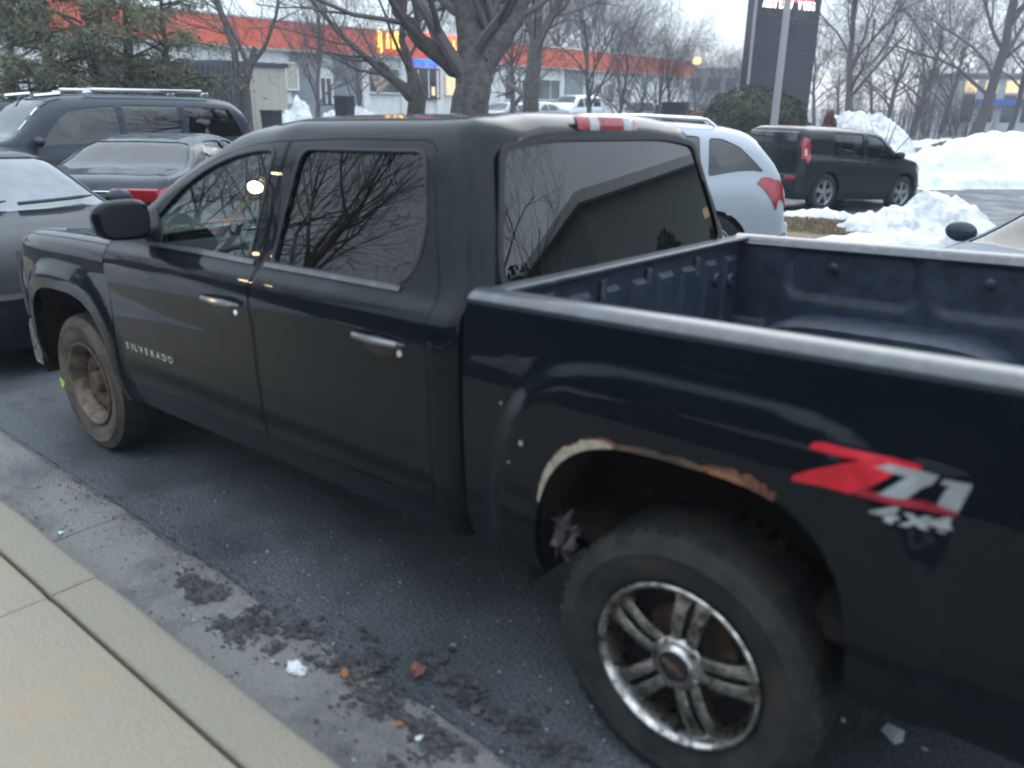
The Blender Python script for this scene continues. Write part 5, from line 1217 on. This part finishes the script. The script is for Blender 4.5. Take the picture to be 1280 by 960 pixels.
# the big forked tree behind the cab
D0 = 13.0
g0 = at(592, 120, D0); g0[2] = 0
bare_tree('forked_tree', 'thick forked bare tree rising behind the cab roof', g0, [
    ([g0, at(588, 125, D0), at(590, 60, D0), at(578, -10, D0), at(570, -120, D0)], [.46, .31, .25, .18, .10], 3.2, 9),
    ([at(590, 100, D0), at(560, 75, D0-.1), at(525, 50, D0-.2), at(497, 15, D0-.3), at(490, -60, D0-.3)], [.18, .16, .12, .09, .06], 2.4, 8),
    ([at(592, 105, D0), at(612, 70, D0+.2), at(645, 25, D0+.4), at(665, -40, D0+.5)], [.22, .18, .14, .09], 2.6, 8),
    ([at(596, 80, D0), at(605, 30, D0+.4), at(612, -40, D0+.6)], [.2, .17, .12], 2.4, 6)], 5, depth=2, kids=(2, 4))
g1 = at(516, 122, 16); g1[2] = 0
bare_tree('leaning_tree', 'thin dark leaning tree left of the forked tree', g1, [([g1, at(522, 118, 16), at(512, 85, 16), at(502, 50, 16), at(506, 0, 16), at(508, -50, 16)], [.22, .18, .09, .07, .06, .04], 1.8, 7),
    ([at(520, 122, 16), at(490, 98, 16), at(455, 70, 16), at(425, 42, 16.2), at(385, -5, 16.4)], [.16, .08, .06, .05, .03], 1.5, 8),
    ([at(500, 108, 16), at(478, 80, 16), at(470, 78, 16)], [.08, .05, .04], 1.2, 3)], 8, depth=2, kids=(2, 3))
g2 = at(663, 125, 22); g2[2] = 0
bare_tree('street_tree', 'upright dark bare tree right of the forked tree', g2, [([g2, at(663, 128, 22), at(668, 70, 22), at(670, 40, 22)], [.26, .22, .20, .17], 2.0, 2),
    ([at(669, 55, 22), at(690, 20, 22), at(715, -30, 22)], [.14, .11, .06], 2.8, 8), ([at(669, 50, 22), at(655, 10, 22), at(640, -40, 22)], [.14, .10, .05], 2.8, 8), ([at(670, 45, 22), at(675, 0, 22), at(680, -60, 22)], [.12, .09, .05], 2.6, 7)], 9, depth=2, kids=(3, 4))
g3 = at(298, 120, 20); g3[2] = 0
bare_tree('slender_tree', 'slender forked bare tree in front of the tan shed', g3, [([g3, at(303, 125, 20), at(312, 85, 20), at(318, 60, 20)], [.13, .10, .09, .07], 1.5, 2),
    ([at(313, 82, 20), at(330, 60, 20), at(345, 20, 20), at(352, -30, 20)], [.06, .05, .04, .03], 1.6, 7), ([at(312, 85, 20), at(296, 50, 20), at(280, 20, 20), at(262, -30, 20)], [.07, .05, .04, .03], 1.7, 8),
    ([at(302, 120, 20), at(292, 60, 20), at(270, 0, 20), at(262, -40, 20)], [.10, .08, .06, .03], 1.7, 8)], 12, depth=2, kids=(3, 4))
# generic bare trees, one mesh pair per variant
def proto_tree(seed, H=9, depth=3, m='bark_far', spread=.62):
    rng = np.random.default_rng(seed); tr, cr_ = MB(), MB()
    P = [np.array([0, 0, 0.])]; d = np.array([0, 0, 1.])
    for i in range(7): d = d+rng.normal(size=3)*.06; d /= np.linalg.norm(d); P.append(P[-1]+d*H*.62/7)
    Rr = [H*.017*(1-.62*i/7) for i in range(8)]; tr.tube(P, Rr, 10)
    for j in range(13):
        t = .3+.7*(j+rng.random())/13; i = min(6, int(t*7)); a = rng.normal(size=3); a[2] = 0; a /= np.linalg.norm(a)
        grow((tr, cr_, 99), P[i]+(P[i+1]-P[i])*(t*7-i), a*spread+np.array([0, 0, .75]), H*(.26+.16*rng.random()), Rr[i]*.45, depth, rng, .14, spread, 5, .0055, (3, 5))
    tm = tr.obj('trunk', MT[m], None, True); cm = cr_.obj('branches', MT[m], None); return tm, cm, fine_twigs(cm, MT['bark_far'], 4200, None, seed, .20, .26, .022)
protos = [proto_tree(21, 9), proto_tree(22, 9, spread=.5), proto_tree(23, 9, spread=.8)]
pf = [False]*3
def place_tree(k, px, D, H, label, group=None, rz=0, zb=0, name='bare_tree', sx=1):
    P = at(px, 140, D); r_ = empty(name, (P[0], P[1], zb), rz); r_.scale = (H/9*sx, H/9*sx, H/9); tag(r_, label, 'tree', group)
    for o in protos[k]:
        if not pf[k]: o.parent = r_
        else: c = o.copy(); link(c); c.parent = r_
    pf[k] = True
place_tree(0, 1066, 34, 10.5, 'broad bare tree right of the sign pylon', zb=.1)
place_tree(1, 1222, 33, 12, 'tall bare tree with a wide trunk behind the big snowbank', zb=.1, sx=1.2)
place_tree(2, 1268, 38, 9, 'bare tree at the right edge before the pale far building', zb=.1)
place_tree(1, 1145, 48, 9.5, 'dense bare tree halfway between the two tall trees on the right', rz=1, sx=1.3)
place_tree(2, 1112, 44, 8, 'bushy bare tree just right of the broad bare tree', rz=2.4, sx=1.2)
place_tree(0, 1180, 52, 9, 'thin bare tree left of the wide trunk tree', rz=3.3, sx=1.2)
place_tree(1, 1020, 62, 9, 'faint bare tree touching the right side of the sign pylon', rz=3.8, sx=1.1)
GB = 'bare trees against the orange fascia'
for k, (px, D, H) in enumerate(((742, 35, 8.5), (772, 37, 6), (800, 38, 5.2), (820, 36, 5.6), (838, 37, 5.0), (600, 34, 9), (640, 34, 8), (400, 33, 7.5), (452, 36, 7))):
    place_tree(k % 3, px, D, H, ['bare tree just right of the white van, tallest of the row before the fascia', 'second bare tree right of the white van', 'third bare tree right of the white van', 'bare tree behind the square dark bin, leaning over the blue car', 'bare tree nearest the right end of the fascia', 'bare tree directly behind the forked trunk', 'bare tree in the gap right of the forked trunk', 'bare tree in front of the grey shingled bays', 'bare tree in front of the poster window'][k], GB, rz=k*1.3)
GC = 'bare trees beyond the shop roof'
for k, (px, D, H) in enumerate(((590, 95, 15), (640, 92, 14.5), (690, 96, 17), (728, 98, 17), (758, 100, 16), (785, 104, 12), (540, 88, 14))):
    place_tree((k+1) % 3, px, D, H, ['hazy treetop over the shop roof behind the forked tree', 'hazy treetop over the shop roof just right of the forked tree', 'hazy treetop over the shop roof behind the upright street tree', 'tallest hazy treetop over the shop roof, right of the street tree', 'hazy treetop over the shop roof, second from its right end', 'lowest hazy treetop over the shop roof, nearest its right end', 'hazy treetop over the shop roof above the blue sign'][k], GC, rz=k*2.1, sx=1.35)
GD = 'bare trees right of the shop end'
for k, (px, D, H) in enumerate(((872, 60, 5.2), (890, 64, 6.4), (905, 58, 5.2), (920, 66, 6.0), (1050, 70, 7), (1090, 72, 8), (1210, 75, 9), (1250, 70, 8))):
    place_tree(k % 3, px, D, H, ['hazy sapling just right of the shop corner lamp', 'hazy sapling second right of the shop corner lamp', 'hazy sapling midway between shop corner and sign pylon', 'hazy sapling touching the left edge of the sign pylon', 'hazy small tree between the pylon and the broad bare tree', 'hazy small tree right of the broad bare tree trunk', 'hazy small tree behind the wide trunk tree', 'hazy small tree in front of the pale building at the right edge'][k], GD, rz=k*.9, zb=.3, sx=1.25)
# the ragged evergreen at left
pe = at(125, 100, 17.5); pe[2] = 0
ev = empty('evergreen_tree', tuple(pe)); tag(ev, 'ragged olive green evergreen behind the large suv', 'tree')
et = MB(); rng = np.random.default_rng(3); tips = []
for (px, py0, py1, rr_) in ((50, 130, -60, .17), (150, 130, -80, .14), (100, 130, -60, .1), (200, 130, -20, .09), (10, 130, -50, .12)):
    a = at(px, py0, 17.5)-pe; a[2] = 0; b = at(px-8+rng.random()*16, py1, 17.5)-pe; et.tube([a, a*.5+b*.5+rng.normal(size=3)*.15, b], [rr_, rr_*.8, rr_*.4], 8)
    for j in range(46):
        t = .16+.84*rng.random(); q = a+(b-a)*t; ang = rng.random()*2*PI; L = (2.1-1.1*t)*(.5+.6*rng.random()); e_ = q+np.array([math.cos(ang)*L, math.sin(ang)*L, L*(.35-.5*rng.random())])
        et.tube([q, (q+e_)/2+np.array([0, 0, .1]), e_], [.03, .02, .008], 4, cap=False); tips.append((q, e_))
et.obj('trunk', MT['bark'], ev)
def evf(rng, n):
    i = rng.integers(0, len(tips), n); A_ = np.array([t[0] for t in tips])[i]; B_ = np.array([t[1] for t in tips])[i]; t = (.25+.8*rng.random(n)**.8)[:, None]; q = A_+(B_-A_)*t+rng.normal(size=(n, 3))*np.array([.13, .13, .10]); return q
leaf_cloud('needles', MT['needle'], 60000, evf, .065, ev, 5, .16)
for k, (px, D, w_, h, lab) in enumerate(((1110, 40, 3.4, 3.0, 'grey-brown thicket left of the middle right trees'), (1165, 44, 3.4, 3.6, 'grey-brown thicket beside the wide trunk tree'), (1050, 46, 2.6, 2.6, 'grey-brown thicket behind the broad bare tree'), (1215, 50, 3.2, 2.8, 'grey-brown thicket behind the wide trunk tree'), (885, 56, 3.6, 3.0, 'grey-brown thicket at the right end of the shops'), (915, 60, 3.0, 3.4, 'grey-brown thicket left of the sign pylon foot'))):
    P = at(px, 130, D); g = empty('thicket', (P[0], P[1], .1), YAW); tag(g, lab, 'shrub'); rg = np.random.default_rng(60+k); st_ = MB()
    for q in range(34):
        a, b = rg.normal()*w_*.35, rg.normal()*.8; e_ = np.array([rg.normal()*.35, a+rg.normal()*.3, h*(.6+.5*rg.random())]); st_.tube([(b*.5, a, 0), (b*.5+e_[0]*.5, (a+e_[1])/2, e_[2]*.5), e_], [.03, .02, .008], 4, cap=False)
    so_ = st_.obj('stems', MT['bark_far'], g); fine_twigs(so_, MT['bark_far'], 3200, g, 60+k, .20, .30, .03, .3)
# clipped hedge behind the white crossover, brown dome shrub
def shrub(name, label, px, py, D, rx, ry, h, m, n, size, seed, zb=0, core=True):
    P = at(px, py, D); g = empty(name, (P[0], P[1], zb)); tag(g, label, 'shrub')
    bm = bmesh.new(); bmesh.ops.create_icosphere(bm, subdivisions=3, radius=1)
    for v in bm.verts:
        nn = noise.noise(v.co*2.2+Vector((seed, 0, 0))); k = 1+.16*nn; v.co = Vector((v.co.x*rx*k*.93, v.co.y*ry*k*.93, h*.5+v.co.z*h*.5*k*.95))
    bm.verts.index_update(); mobj('crown_core', [v.co[:] for v in bm.verts], [[v.index for v in f.verts] for f in bm.faces], m, g, True); bm.free()
    def fn(rng, n):
        d = rng.normal(size=(n, 3)); d /= np.linalg.norm(d, axis=1)[:, None]; k = 1+.16*np.array([noise.noise(Vector(q)*2.2+Vector((seed, 0, 0))) for q in d]); k *= .92+.13*rng.random(n)
        return np.stack([d[:, 0]*rx*k, d[:, 1]*ry*k, h*.5+d[:, 2]*h*.5*k], -1)
    leaf_cloud('leaves', m, n, fn, size, g, seed, .5)
    MB().tube([(0, 0, 0), (0, 0, h*.5)], .05, 6).obj('trunk', MT['bark'], g)
shrub('hedge', 'rounded dark green clipped hedge at the foot of the sign pylon', 946, 135, 26, 1.75, 1.3, 2.45, MT['hedge'], 9000, .05, 3)
shrub('hedge', 'lower brownish hedge left of the rounded green hedge', 880, 140, 30, 1.5, 1.0, 1.75, MT['rusty_leaves'], 4000, .05, 6)
shrub('dome_shrub', 'small rusty brown dome shrub showing over the boxy hatchback roof', 1037, 150, 22, .24, .24, 1.75, MT['rusty_leaves'], 2500, .03, 9)
# ------------------------------------------------------------------ snow and verge
def mound(name, label, c, rx, ry, h, rz, m, seed, kind='structure', n=56, p=2.0, rough=.22, base=0, cliff=1.6):
    v = []; f = []
    for i in range(n+1):
        for j in range(n+1):
            u = -1+2*i/n; w_ = -1+2*j/n; d = math.hypot(u, w_); a = math.atan2(w_, u)
            e_ = 1+.20*noise.noise(Vector((math.cos(a)*1.7, math.sin(a)*1.7, seed))); t = max(0, 1-(d/(e_*.85))**p)
            x, y = u*rx, w_*ry; z = h*t**(1/cliff)*(1+rough*2*noise.noise(Vector((x*1.1, y*1.1, seed)))+rough*noise.noise(Vector((x*3.3, y*3.3, seed)))+rough*.5*noise.noise(Vector((x*9, y*9, seed)))) if t > 0 else -.06
            v.append((x, y, z if t > 0 else -.06))
    for i in range(n):
        for j in range(n): f.append((i*(n+1)+j, (i+1)*(n+1)+j, (i+1)*(n+1)+j+1, i*(n+1)+j+1))
    o = mobj(name, v, f, m, None, True); o.location = (c[0], c[1], base); o.rotation_euler = (0, 0, rz); tag(o, label, 'snow', kind=kind); 
    return o
Lr = dirang((CR[0], CR[1]))
def sm(px, py, D, *a, **k):
    P = at(px, py, D); return mound('snow_pile', None, (P[0], P[1]), *a, **k)
sm(1150, 300, 12.4, 1.55, 1.0, .54, Lr, MT['dirty_snow'], 3, rough=.4, base=-.06)
sm(1090, 315, 11.6, 1.3, .35, .16, Lr+.1, MT['snow'], 5, rough=.5)
sm(1035, 268, 14.2, 1.5, .30, .22, Lr-.1, MT['snow'], 6, rough=.5, base=-.08)
sm(1330, 205, 23.5, 5.6, 2.6, 1.25, Lr, MT['snow'], 8, rough=.10, cliff=2.2, p=3)
sm(1330, 225, 21.0, 4.6, .8, .42, Lr-.03, MT['snow'], 9, rough=.12, cliff=2.4)
sm(1180, 190, 28, 1.9, 1.2, .55, Lr, MT['snow'], 18, rough=.2)
sm(1075, 160, 30, 2.5, 2.0, 1.55, Lr, MT['dirty_snow'], 10, rough=.16, cliff=1.9)
sm(1190, 168, 38, 5.0, 1.0, .5, Lr, MT['snow'], 11, rough=.2)
sm(1120, 195, 25, .9, .6, .7, Lr, MT['snow'], 12, rough=.3)
sm(366, 135, 30, 1.3, 1.0, 1.7, Lr, MT['snow'], 13, rough=.2)
sm(420, 135, 32, 1.0, 1.0, 1.5, Lr, MT['snow'], 14, rough=.2); sm(455, 135, 34, 1.2, 1.0, 1.6, Lr, MT['snow'], 15, rough=.2)
sm(660, 135, 40, 2, 1, 1.2, Lr, MT['dirty_snow'], 16, rough=.2)
vg = at(1035, 290, 12.9)
mound('grass_verge', None, (vg[0], vg[1]), 1.9, 1.25, .07, Lr, MT['grass'], 7, rough=.3, cliff=4)
def tuft(rng, n):
    a = rng.random(n)*2*PI; r = np.sqrt(rng.random(n))*.8; return np.stack([vg[0]+1.6*r*np.cos(a), vg[1]+1.0*r*np.sin(a), .08+.03*rng.random(n)], -1)
tag(leaf_cloud('dead_grass', MT['grass'], 9000, tuft, .035, None, 4, .15), 'short dead tan grass on the verge between snow strips', 'grass', kind='stuff')
# low dark wall and planting bed behind the road at right
mound('earth_bank', None, at(1225, 160, 31)[:2], 3.0, 1.2, .75, Lr, MT['bark'], 17, rough=.2)
# twig bush poking from the pile behind the hatchback
def sticks(px, py, D, label, seed, H=1.2, n=7):
    P = at(px, py, D); g = empty('twig_bush', (P[0], P[1], 0)); tag(g, label, 'bush'); rng = np.random.default_rng(seed); mb = MB()
    for k in range(n): d = np.array([rng.normal()*.3, rng.normal()*.3, 1.]); mb.tube([(0, 0, 0), d*H*.5, d*H+np.array([rng.normal()*.1, 0, 0])], [.02, .015, .006], 4)
    mb.obj('twig', MT['bark'], g)
sticks(1103, 180, 24, 'few dark bare twigs right of the boxy hatchback roof', 3, 1.5)
# far pale building at right edge
fbp = at(1262, 140, 62); fbd = empty('far_building', (fbp[0], fbp[1], .3), Lr); tag(fbd, 'pale far building with lit upper panes at the right edge', 'building')
MB().box((-6, -3, 0), (8, 3, 3.9)).obj('wall', MT['far_build'], fbd); MB().box((-6.3, -3.3, 3.9), (8.3, 3.3, 4.1)).obj('roof', MT['wall_grey'], fbd)
fs_ = 1 if (Matrix.Rotation(Lr, 3, 'Z') @ Vector((0, 1, 0))).dot(Vector((CAM[0]-fbp[0], CAM[1]-fbp[1], 0))) > 0 else -1
for k in range(9):
    x = -5.4+k*1.5; wv = MB().box((x, fs_*3.0-.03, .7), (x+.9, fs_*3.0+.03, 2.6)).obj('window', MT['dark_glass'], fbd); MB().box((x, fs_*3.0-.04, 2.75), (x+.9, fs_*3.0+.04, 3.6)).obj('lit_pane', MT['warm_window'], fbd)
MB().box((-4.5, fs_*3.3-.1, 1.9), (1.5, fs_*3.3+.1, 2.3)).obj('blue_sign', MT['blue'], fbd)
# distant low block closing the view right of the shops
fb2 = at(905, 130, 95); f2 = empty('far_building', (fb2[0], fb2[1], .3), Lr); tag(f2, 'pale distant block with a lit lamp right of the shop end', 'building')
MB().box((-5.5, -3, 0), (5.5, 3, 5.6)).obj('wall', MT['far_build'], f2); MB().box((-5.7, -3.2, 5.6), (5.7, 3.2, 5.8)).obj('roof', MT['wall_white'], f2)
for k in range(5): MB().box((-4.8+k*2, fs_*3.0-.05, 3.3), (-3.6+k*2, fs_*3.0+.05, 4.6)).obj('window', MT['dark_glass'], f2)
# lamps: far sodium light at the shop corner, orange light in the big tree, small far lights
def far_lamp(px, py, D, r, label, h=None):
    P = at(px, py, D); g = empty('street_lamp', (P[0], P[1], 0)); tag(g, label, 'street lamp')
    MB().tube([(0, 0, 0), (0, 0, P[2]-.02)], [.09, .05], 8).obj('pole', MT['galv'], g); bm = bmesh.new(); bmesh.ops.create_uvsphere(bm, u_segments=12, v_segments=8, radius=r); bm.verts.index_update()
    mobj('lamp_globe', [(v.co.x, v.co.y, P[2]+v.co.z*.7) for v in bm.verts], [[v.index for v in f.verts] for f in bm.faces], MT['lamp_soft'], g, True); bm.free()
far_lamp(871, 76, 70, .42, 'lit lamp at the right end of the orange fascia'); far_lamp(602, 4, 40, .2, 'orange lit lamp behind the forked tree')
far_lamp(1122, 72, 90, .16, 'small warm lamp above the middle trees on the right'); far_lamp(1164, 85, 88, .16, 'small warm lamp right of the highest one on the right'); far_lamp(1238, 86, 86, .16, 'small warm lamp in the wide trunk tree'); far_lamp(1227, 124, 84, .14, 'lowest small warm lamp on the right')
# ------------------------------------------------------------------ litter in the gutter
random.seed(7)
mb = MB()
def flake(mb, x, y, z, r):
    a0 = random.random()*6.28; n = 5; P = []
    for k in range(n): a = a0+k*2*PI/n; q = r*(.5+.7*random.random()); P.append((x+q*math.cos(a), y+q*math.sin(a)*.8, z+random.random()*r*.35))
    mb.add(P, [tuple(range(n))])
for k in range(9000):
    cl = random.choice([(1.62, 1.35, .22, .06), (1.35, 1.28, .2, .06), (1.05, 1.22, .22, .09), (.80, 1.24, .22, .10), (.6, 1.22, .3, .12), (.75, 1.15, .2, .08), (1.9, 1.33, .15, .04), (.3, 1.2, .4, .1)])
    x = random.gauss(cl[0], cl[2]*.5); y = random.gauss(cl[1], cl[3]*.8)
    if y > 1.58 or noise.noise(Vector((x*6, y*8, 2)))+random.uniform(-.3, .12) < -.05: continue
    flake(mb, x, y, .004-.012*(y-1.2)*(y > 1.215)+.003+random.random()*.003, .003+random.random()**5*.024)
for k in range(2200):
    x = random.uniform(-.6, 3.4); y = random.choice([random.gauss(1.22, .05), random.uniform(1.0, 1.58)]); flake(mb, x, y, .006-.012*(y-1.2)*(y > 1.215)+random.random()*.003, .0025+random.random()**3*.008)
for k in range(500):
    x = random.uniform(-.5, 5); y = 1.585+random.gauss(0, .010); flake(mb, x, y, .004, .002+random.random()**2*.010)
tag(mb.obj('leaf_litter', MT['leaf_dark']), 'wet dark leaf litter strewn over the gutter edge', 'leaf litter', kind='stuff')
mb = MB()
for k in range(900):
    x = random.uniform(-.4, 4.5); y = random.uniform(.1, 1.55); r = .0025+random.random()**3*.006; z = .004
    flake(mb, x, y, z+(.003 if y > 1.2 else 0), r)
tag(mb.obj('road_grit', MT['clear_lens']), 'pale grit and glass crumbs on the asphalt beside the gutter', 'grit', kind='stuff')
def leafobj(name, label, cat, px, py, m, r, curl=.5, z=.012, seed=0, n=9):
    P = on_ground(px, py, .01); rng = random.Random(seed); v = [(0, 0, r*.25)]; 
    for k in range(n):
        a = 2*PI*k/n; q = r*(.65+.6*rng.random()); v.append((q*math.cos(a), q*.7*math.sin(a), r*curl*rng.random()))
    o = mobj(name, v, [(0, 1+k, 1+(k+1) % n) for k in range(n)], m, None, False); o.location = (P[0], P[1], z); o.rotation_euler = (0, 0, rng.random()*6); tag(o, label, cat); return o
def crumple(name, label, cat, px, py, m, r, seed, sq=.5):
    P = on_ground(px, py, .01); bm = bmesh.new(); bmesh.ops.create_icosphere(bm, subdivisions=3, radius=r)
    for v in bm.verts: k = 1+.55*noise.noise(v.co*(1.6/r)+Vector((seed, 0, 0)))+.25*noise.noise(v.co*(4/r)+Vector((seed, 0, 0))); v.co = Vector((v.co.x*k*1.2, v.co.y*k*.8, v.co.z*k*sq))
    bm.verts.index_update(); o = mobj(name, [v.co[:] for v in bm.verts], [[v.index for v in f.verts] for f in bm.faces], m); bm.free(); o.location = (P[0], P[1], r*sq*.7); tag(o, label, cat)
crumple('crumpled_wrapper', 'crumpled white and pink wrapper in the gutter', 'litter', 370, 836, MT['paper'], .034, 2)
leafobj('fallen_leaf', 'small bright orange leaf right of the crumpled wrapper', 'leaf', 430, 843, MT['leaf_or'], .024, seed=1)
leafobj('fallen_leaf', 'large red-brown curled leaf at the asphalt edge', 'leaf', 521, 842, MT['leaf_red'], .042, seed=2, curl=.8)
leafobj('fallen_leaf', 'small orange leaf nearest the bottom of the picture', 'leaf', 500, 906, MT['leaf_or'], .018, seed=3)
leafobj('paper_scrap', 'small pale scrap below the small orange leaf', 'litter', 525, 923, MT['white_plastic'], .016, seed=4)
leafobj('plastic_fragment', 'large pale broken plastic piece behind the rear wheel', 'litter', 1118, 922, MT['white_plastic'], .050, seed=5, n=5, curl=.25)
leafobj('plastic_fragment', 'tiny pale chip left of the large broken piece', 'litter', 1054, 902, MT['white_plastic'], .014, seed=6, n=5)
leafobj('plastic_fragment', 'small pale chip right of the large broken piece', 'litter', 1157, 938, MT['white_plastic'], .014, seed=8, n=5)
leafobj('bottle_cap', 'mint green disc at the foot of the kerb', 'litter', 76, 666, MT['mint'], .016, seed=9, n=12, curl=.1)
# ------------------------------------------------------------------ the kerb side beyond the frame, mirrored in paint and glass
# street lamp whose light glints in the front door window
gl_P = np.array([2.114, .858, 1.501]); gl_d = np.array([.8426, .4471, .3001]); LPt = gl_P+gl_d*10.5
sl = empty('street_lamp', (LPt[0]+.9, LPt[1]+.5, 0)); tag(sl, 'lit street lamp on the pavement ahead of the pickup, outside the frame', 'street lamp')
MB().tube([(0, 0, 0), (0, 0, LPt[2]+.25), (-.25, -.14, LPt[2]+.4), (-.9, -.5, LPt[2]+.22)], [.09, .06, .05, .04], 10).obj('pole', MT['galv'], sl, True)
bm = bmesh.new(); bmesh.ops.create_uvsphere(bm, u_segments=16, v_segments=10, radius=.12); bm.verts.index_update()
mobj('lamp_globe', [(v.co.x-.9, v.co.y-.5, v.co.z+LPt[2]) for v in bm.verts], [[v.index for v in f.verts] for f in bm.faces], MT['lamp'], sl, True); bm.free()
def win_reflect(px, py):
    n_ = np.array([0, .922, .387]); d = _f+CR*(px-640)/FPX+CU*(480-py)/FPX; d = d/np.linalg.norm(d); t = (.955-CAM[1]-.42*(CAM[2]-1.27))/(d[1]+.42*d[2]); return CAM+d*t, d-2*(d@n_)*n_
q0_, r0_ = win_reflect(300, 250); q1_, r1_ = win_reflect(330, 254); off_ = (q1_+r1_*10.5)-(q0_+r0_*10.5)
bm = bmesh.new(); bmesh.ops.create_uvsphere(bm, u_segments=16, v_segments=10, radius=.07); bm.verts.index_update()
mobj('lamp_globe', [(v.co.x-.9+off_[0], v.co.y-.5+off_[1], v.co.z+LPt[2]+off_[2]) for v in bm.verts], [[v.index for v in f.verts] for f in bm.faces], MT['lamp'], sl, True); bm.free()
MB().tube([(-.9, -.5, LPt[2]+.2), (-.9+off_[0], -.5+off_[1], LPt[2]+off_[2]+.05)], .02, 6).obj('lamp_arm', MT['galv'], sl)
def house(name, label, c, size, H, m, rz=0, nwin=5, trim='wall_white', roofm='dark_shed', ridge=1.65):
    g = empty(name, (c[0], c[1], 0), rz); tag(g, label, 'building'); sx, sy = size
    MB().box((-sx/2, -sy/2, 0), (sx/2, sy/2, H)).obj('wall', MT[m], g)
    MB().box((-sx/2-.4, -sy/2-.4, H), (sx/2+.4, sy/2+.4, H+.35)).obj('eave', MT[trim], g)
    MB().add([(-sx/2-.3, -sy/2-.3, H+.352), (sx/2+.3, -sy/2-.3, H+.352), (sx/2+.3, sy/2+.3, H+.352), (-sx/2-.3, sy/2+.3, H+.352), (-sx/2+min(sx, sy)*.3, 0, H+.352+ridge), (sx/2-min(sx, sy)*.3, 0, H+.352+ridge)], [(0, 1, 5, 4), (1, 2, 5), (2, 3, 4, 5), (3, 0, 4), (3, 2, 1, 0)]).obj('roof', MT[roofm], g)
    for s_ in (1, -1):
        for k in range(nwin):
            x = -sx/2+sx*(k+.5)/nwin; wv = MB().box((x-.6, s_*sy/2-.04, 1.0), (x+.6, s_*sy/2+.04, 2.4)).obj('window', MT['warm_window' if k == 1 else ('tan_wall' if m == 'green_siding' and k % 2 == 0 else 'dark_glass')], g); MB().box((x-.7, s_*sy/2-.06, .88), (x+.7, s_*sy/2+.06, .998)).obj('sill', MT[trim], wv)
house('side_building', 'dark sided building along the pavement behind the viewer', (6, 13.5), (34, 7), 4.2, 'dark_siding', 0, 8)
house('rear_building', 'grey-green building with a pale eave behind the pickup, outside the frame', (-13.6, -25.2), (15.3, 10), 5.9, 'green_siding', R(-72.5), 6, ridge=.3)
MB().box((2.2, 5.0, 3.9), (4.4, 5.12, 4.25), .02).obj('lit_panel', MT['warm_window'], bpy.data.objects['rear_building'])
mound('snow_strip', None, (2.75, 4.15), 1.0, .30, .13, .1, MT['dirty_snow'], 32, rough=.5, base=.112); mound('snow_strip', None, (.75, 4.35), 1.1, .38, .13, -.08, MT['dirty_snow'], 33, rough=.5, base=.112); mound('snow_strip', None, (-1.6, 4.7), .9, .4, .2, 0, MT['dirty_snow'], 34, rough=.5, base=.112); mound('snow_strip', None, (4.6, 3.75), .7, .25, .12, .2, MT['dirty_snow'], 35, rough=.5, base=.112)  # unseen snow added to put pale streaks in the bed side's reflections
snow_k = mound('snow_pile', None, (6.3, 3.1), 1.9, 1.1, .7, 0, MT['snow'], 31, rough=.3, base=.128)
for k, (x, y, H) in enumerate(((21, 9.2, 10), (11.5, 7.6, 9), (-3, 7.4, 8), (-12.5, -11.5, 9), (-12, 2, 9), (15.5, 8.2, 9))):
    r_ = empty('bare_tree', (x, y, 0), k); r_.scale = (H/9,)*3; tag(r_, ['bare pavement tree farthest along the kerb', 'bare pavement tree ahead of the pickup', 'bare pavement tree behind the viewer', 'bare lot tree behind the tailgate', 'bare tree farthest behind the tailgate', 'bare pavement tree second along the kerb'][k], 'tree')
    for o in protos[k % 3][:2]: c = o.copy(); link(c); c.parent = r_

for k, (x, y, rx, h) in enumerate(((-15.5, -13.5, 3.2, 5.0), (-18.5, -10, 3, 4.4), (-13.2, -16.8, 1.6, 3.4), (-20, -6, 3, 4.6), (-8.6, -18.6, 1.2, 3.4), (-6.8, -22.4, 1.1, 2.8))):
    d_ = (Vector((x, y, 0))-Vector(CAM)).to_2d(); g = None
    P_ = np.array([x, y, 0.]); rng = np.random.default_rng(40+k)
    r_ = empty('evergreen_shrub', (x, y, 0)); tag(r_, ['large dark evergreen shrub behind the tailgate beside the siding building', 'dark evergreen shrub second from the siding building', 'small dark evergreen shrub at the corner of the siding building', 'dark evergreen shrub farthest from the siding building', 'slim evergreen shrub before the siding building wall', 'lowest evergreen shrub before the siding building wall'][k], 'shrub')
    def fn_(rng, n, rx=rx, h=h):
        d = rng.normal(size=(n, 3)); d /= np.linalg.norm(d, axis=1)[:, None]; q = (.55+.5*rng.random(n)**.6)*(1+.2*np.sin(d[:, 0]*5+d[:, 2]*7)); return np.stack([d[:, 0]*rx*q, d[:, 1]*rx*q, h*.5+d[:, 2]*h*.52*q], -1)
    leaf_cloud('leaves', MT['hedge'], 5000, fn_, .16, r_, 40+k, .4); MB().tube([(0, 0, 0), (0, 0, h*.7)], .12, 8).obj('trunk', MT['bark'], r_)
# thin evening haze over the whole lot
hz = MB().box((-60, -150, -1.2), (130, 62, 26)).obj('haze', MT['joint']); tag(hz, 'thin evening haze over the car park', kind='stuff')
hm = bpy.data.materials.new('haze_volume'); hm.use_nodes = True; ht = hm.node_tree; ht.nodes.clear(); ho = ht.nodes.new('ShaderNodeOutputMaterial'); hv = ht.nodes.new('ShaderNodeVolumePrincipled')
hv.inputs['Color'].default_value = (.80, .88, 1, 1); hv.inputs['Density'].default_value = .0015; hv.inputs['Anisotropy'].default_value = .2
ht.links.new(hv.outputs[0], ho.inputs['Volume']); hz.data.materials[0] = hm; hm.cycles.homogeneous_volume = True if hasattr(hm.cycles, 'homogeneous_volume') else None
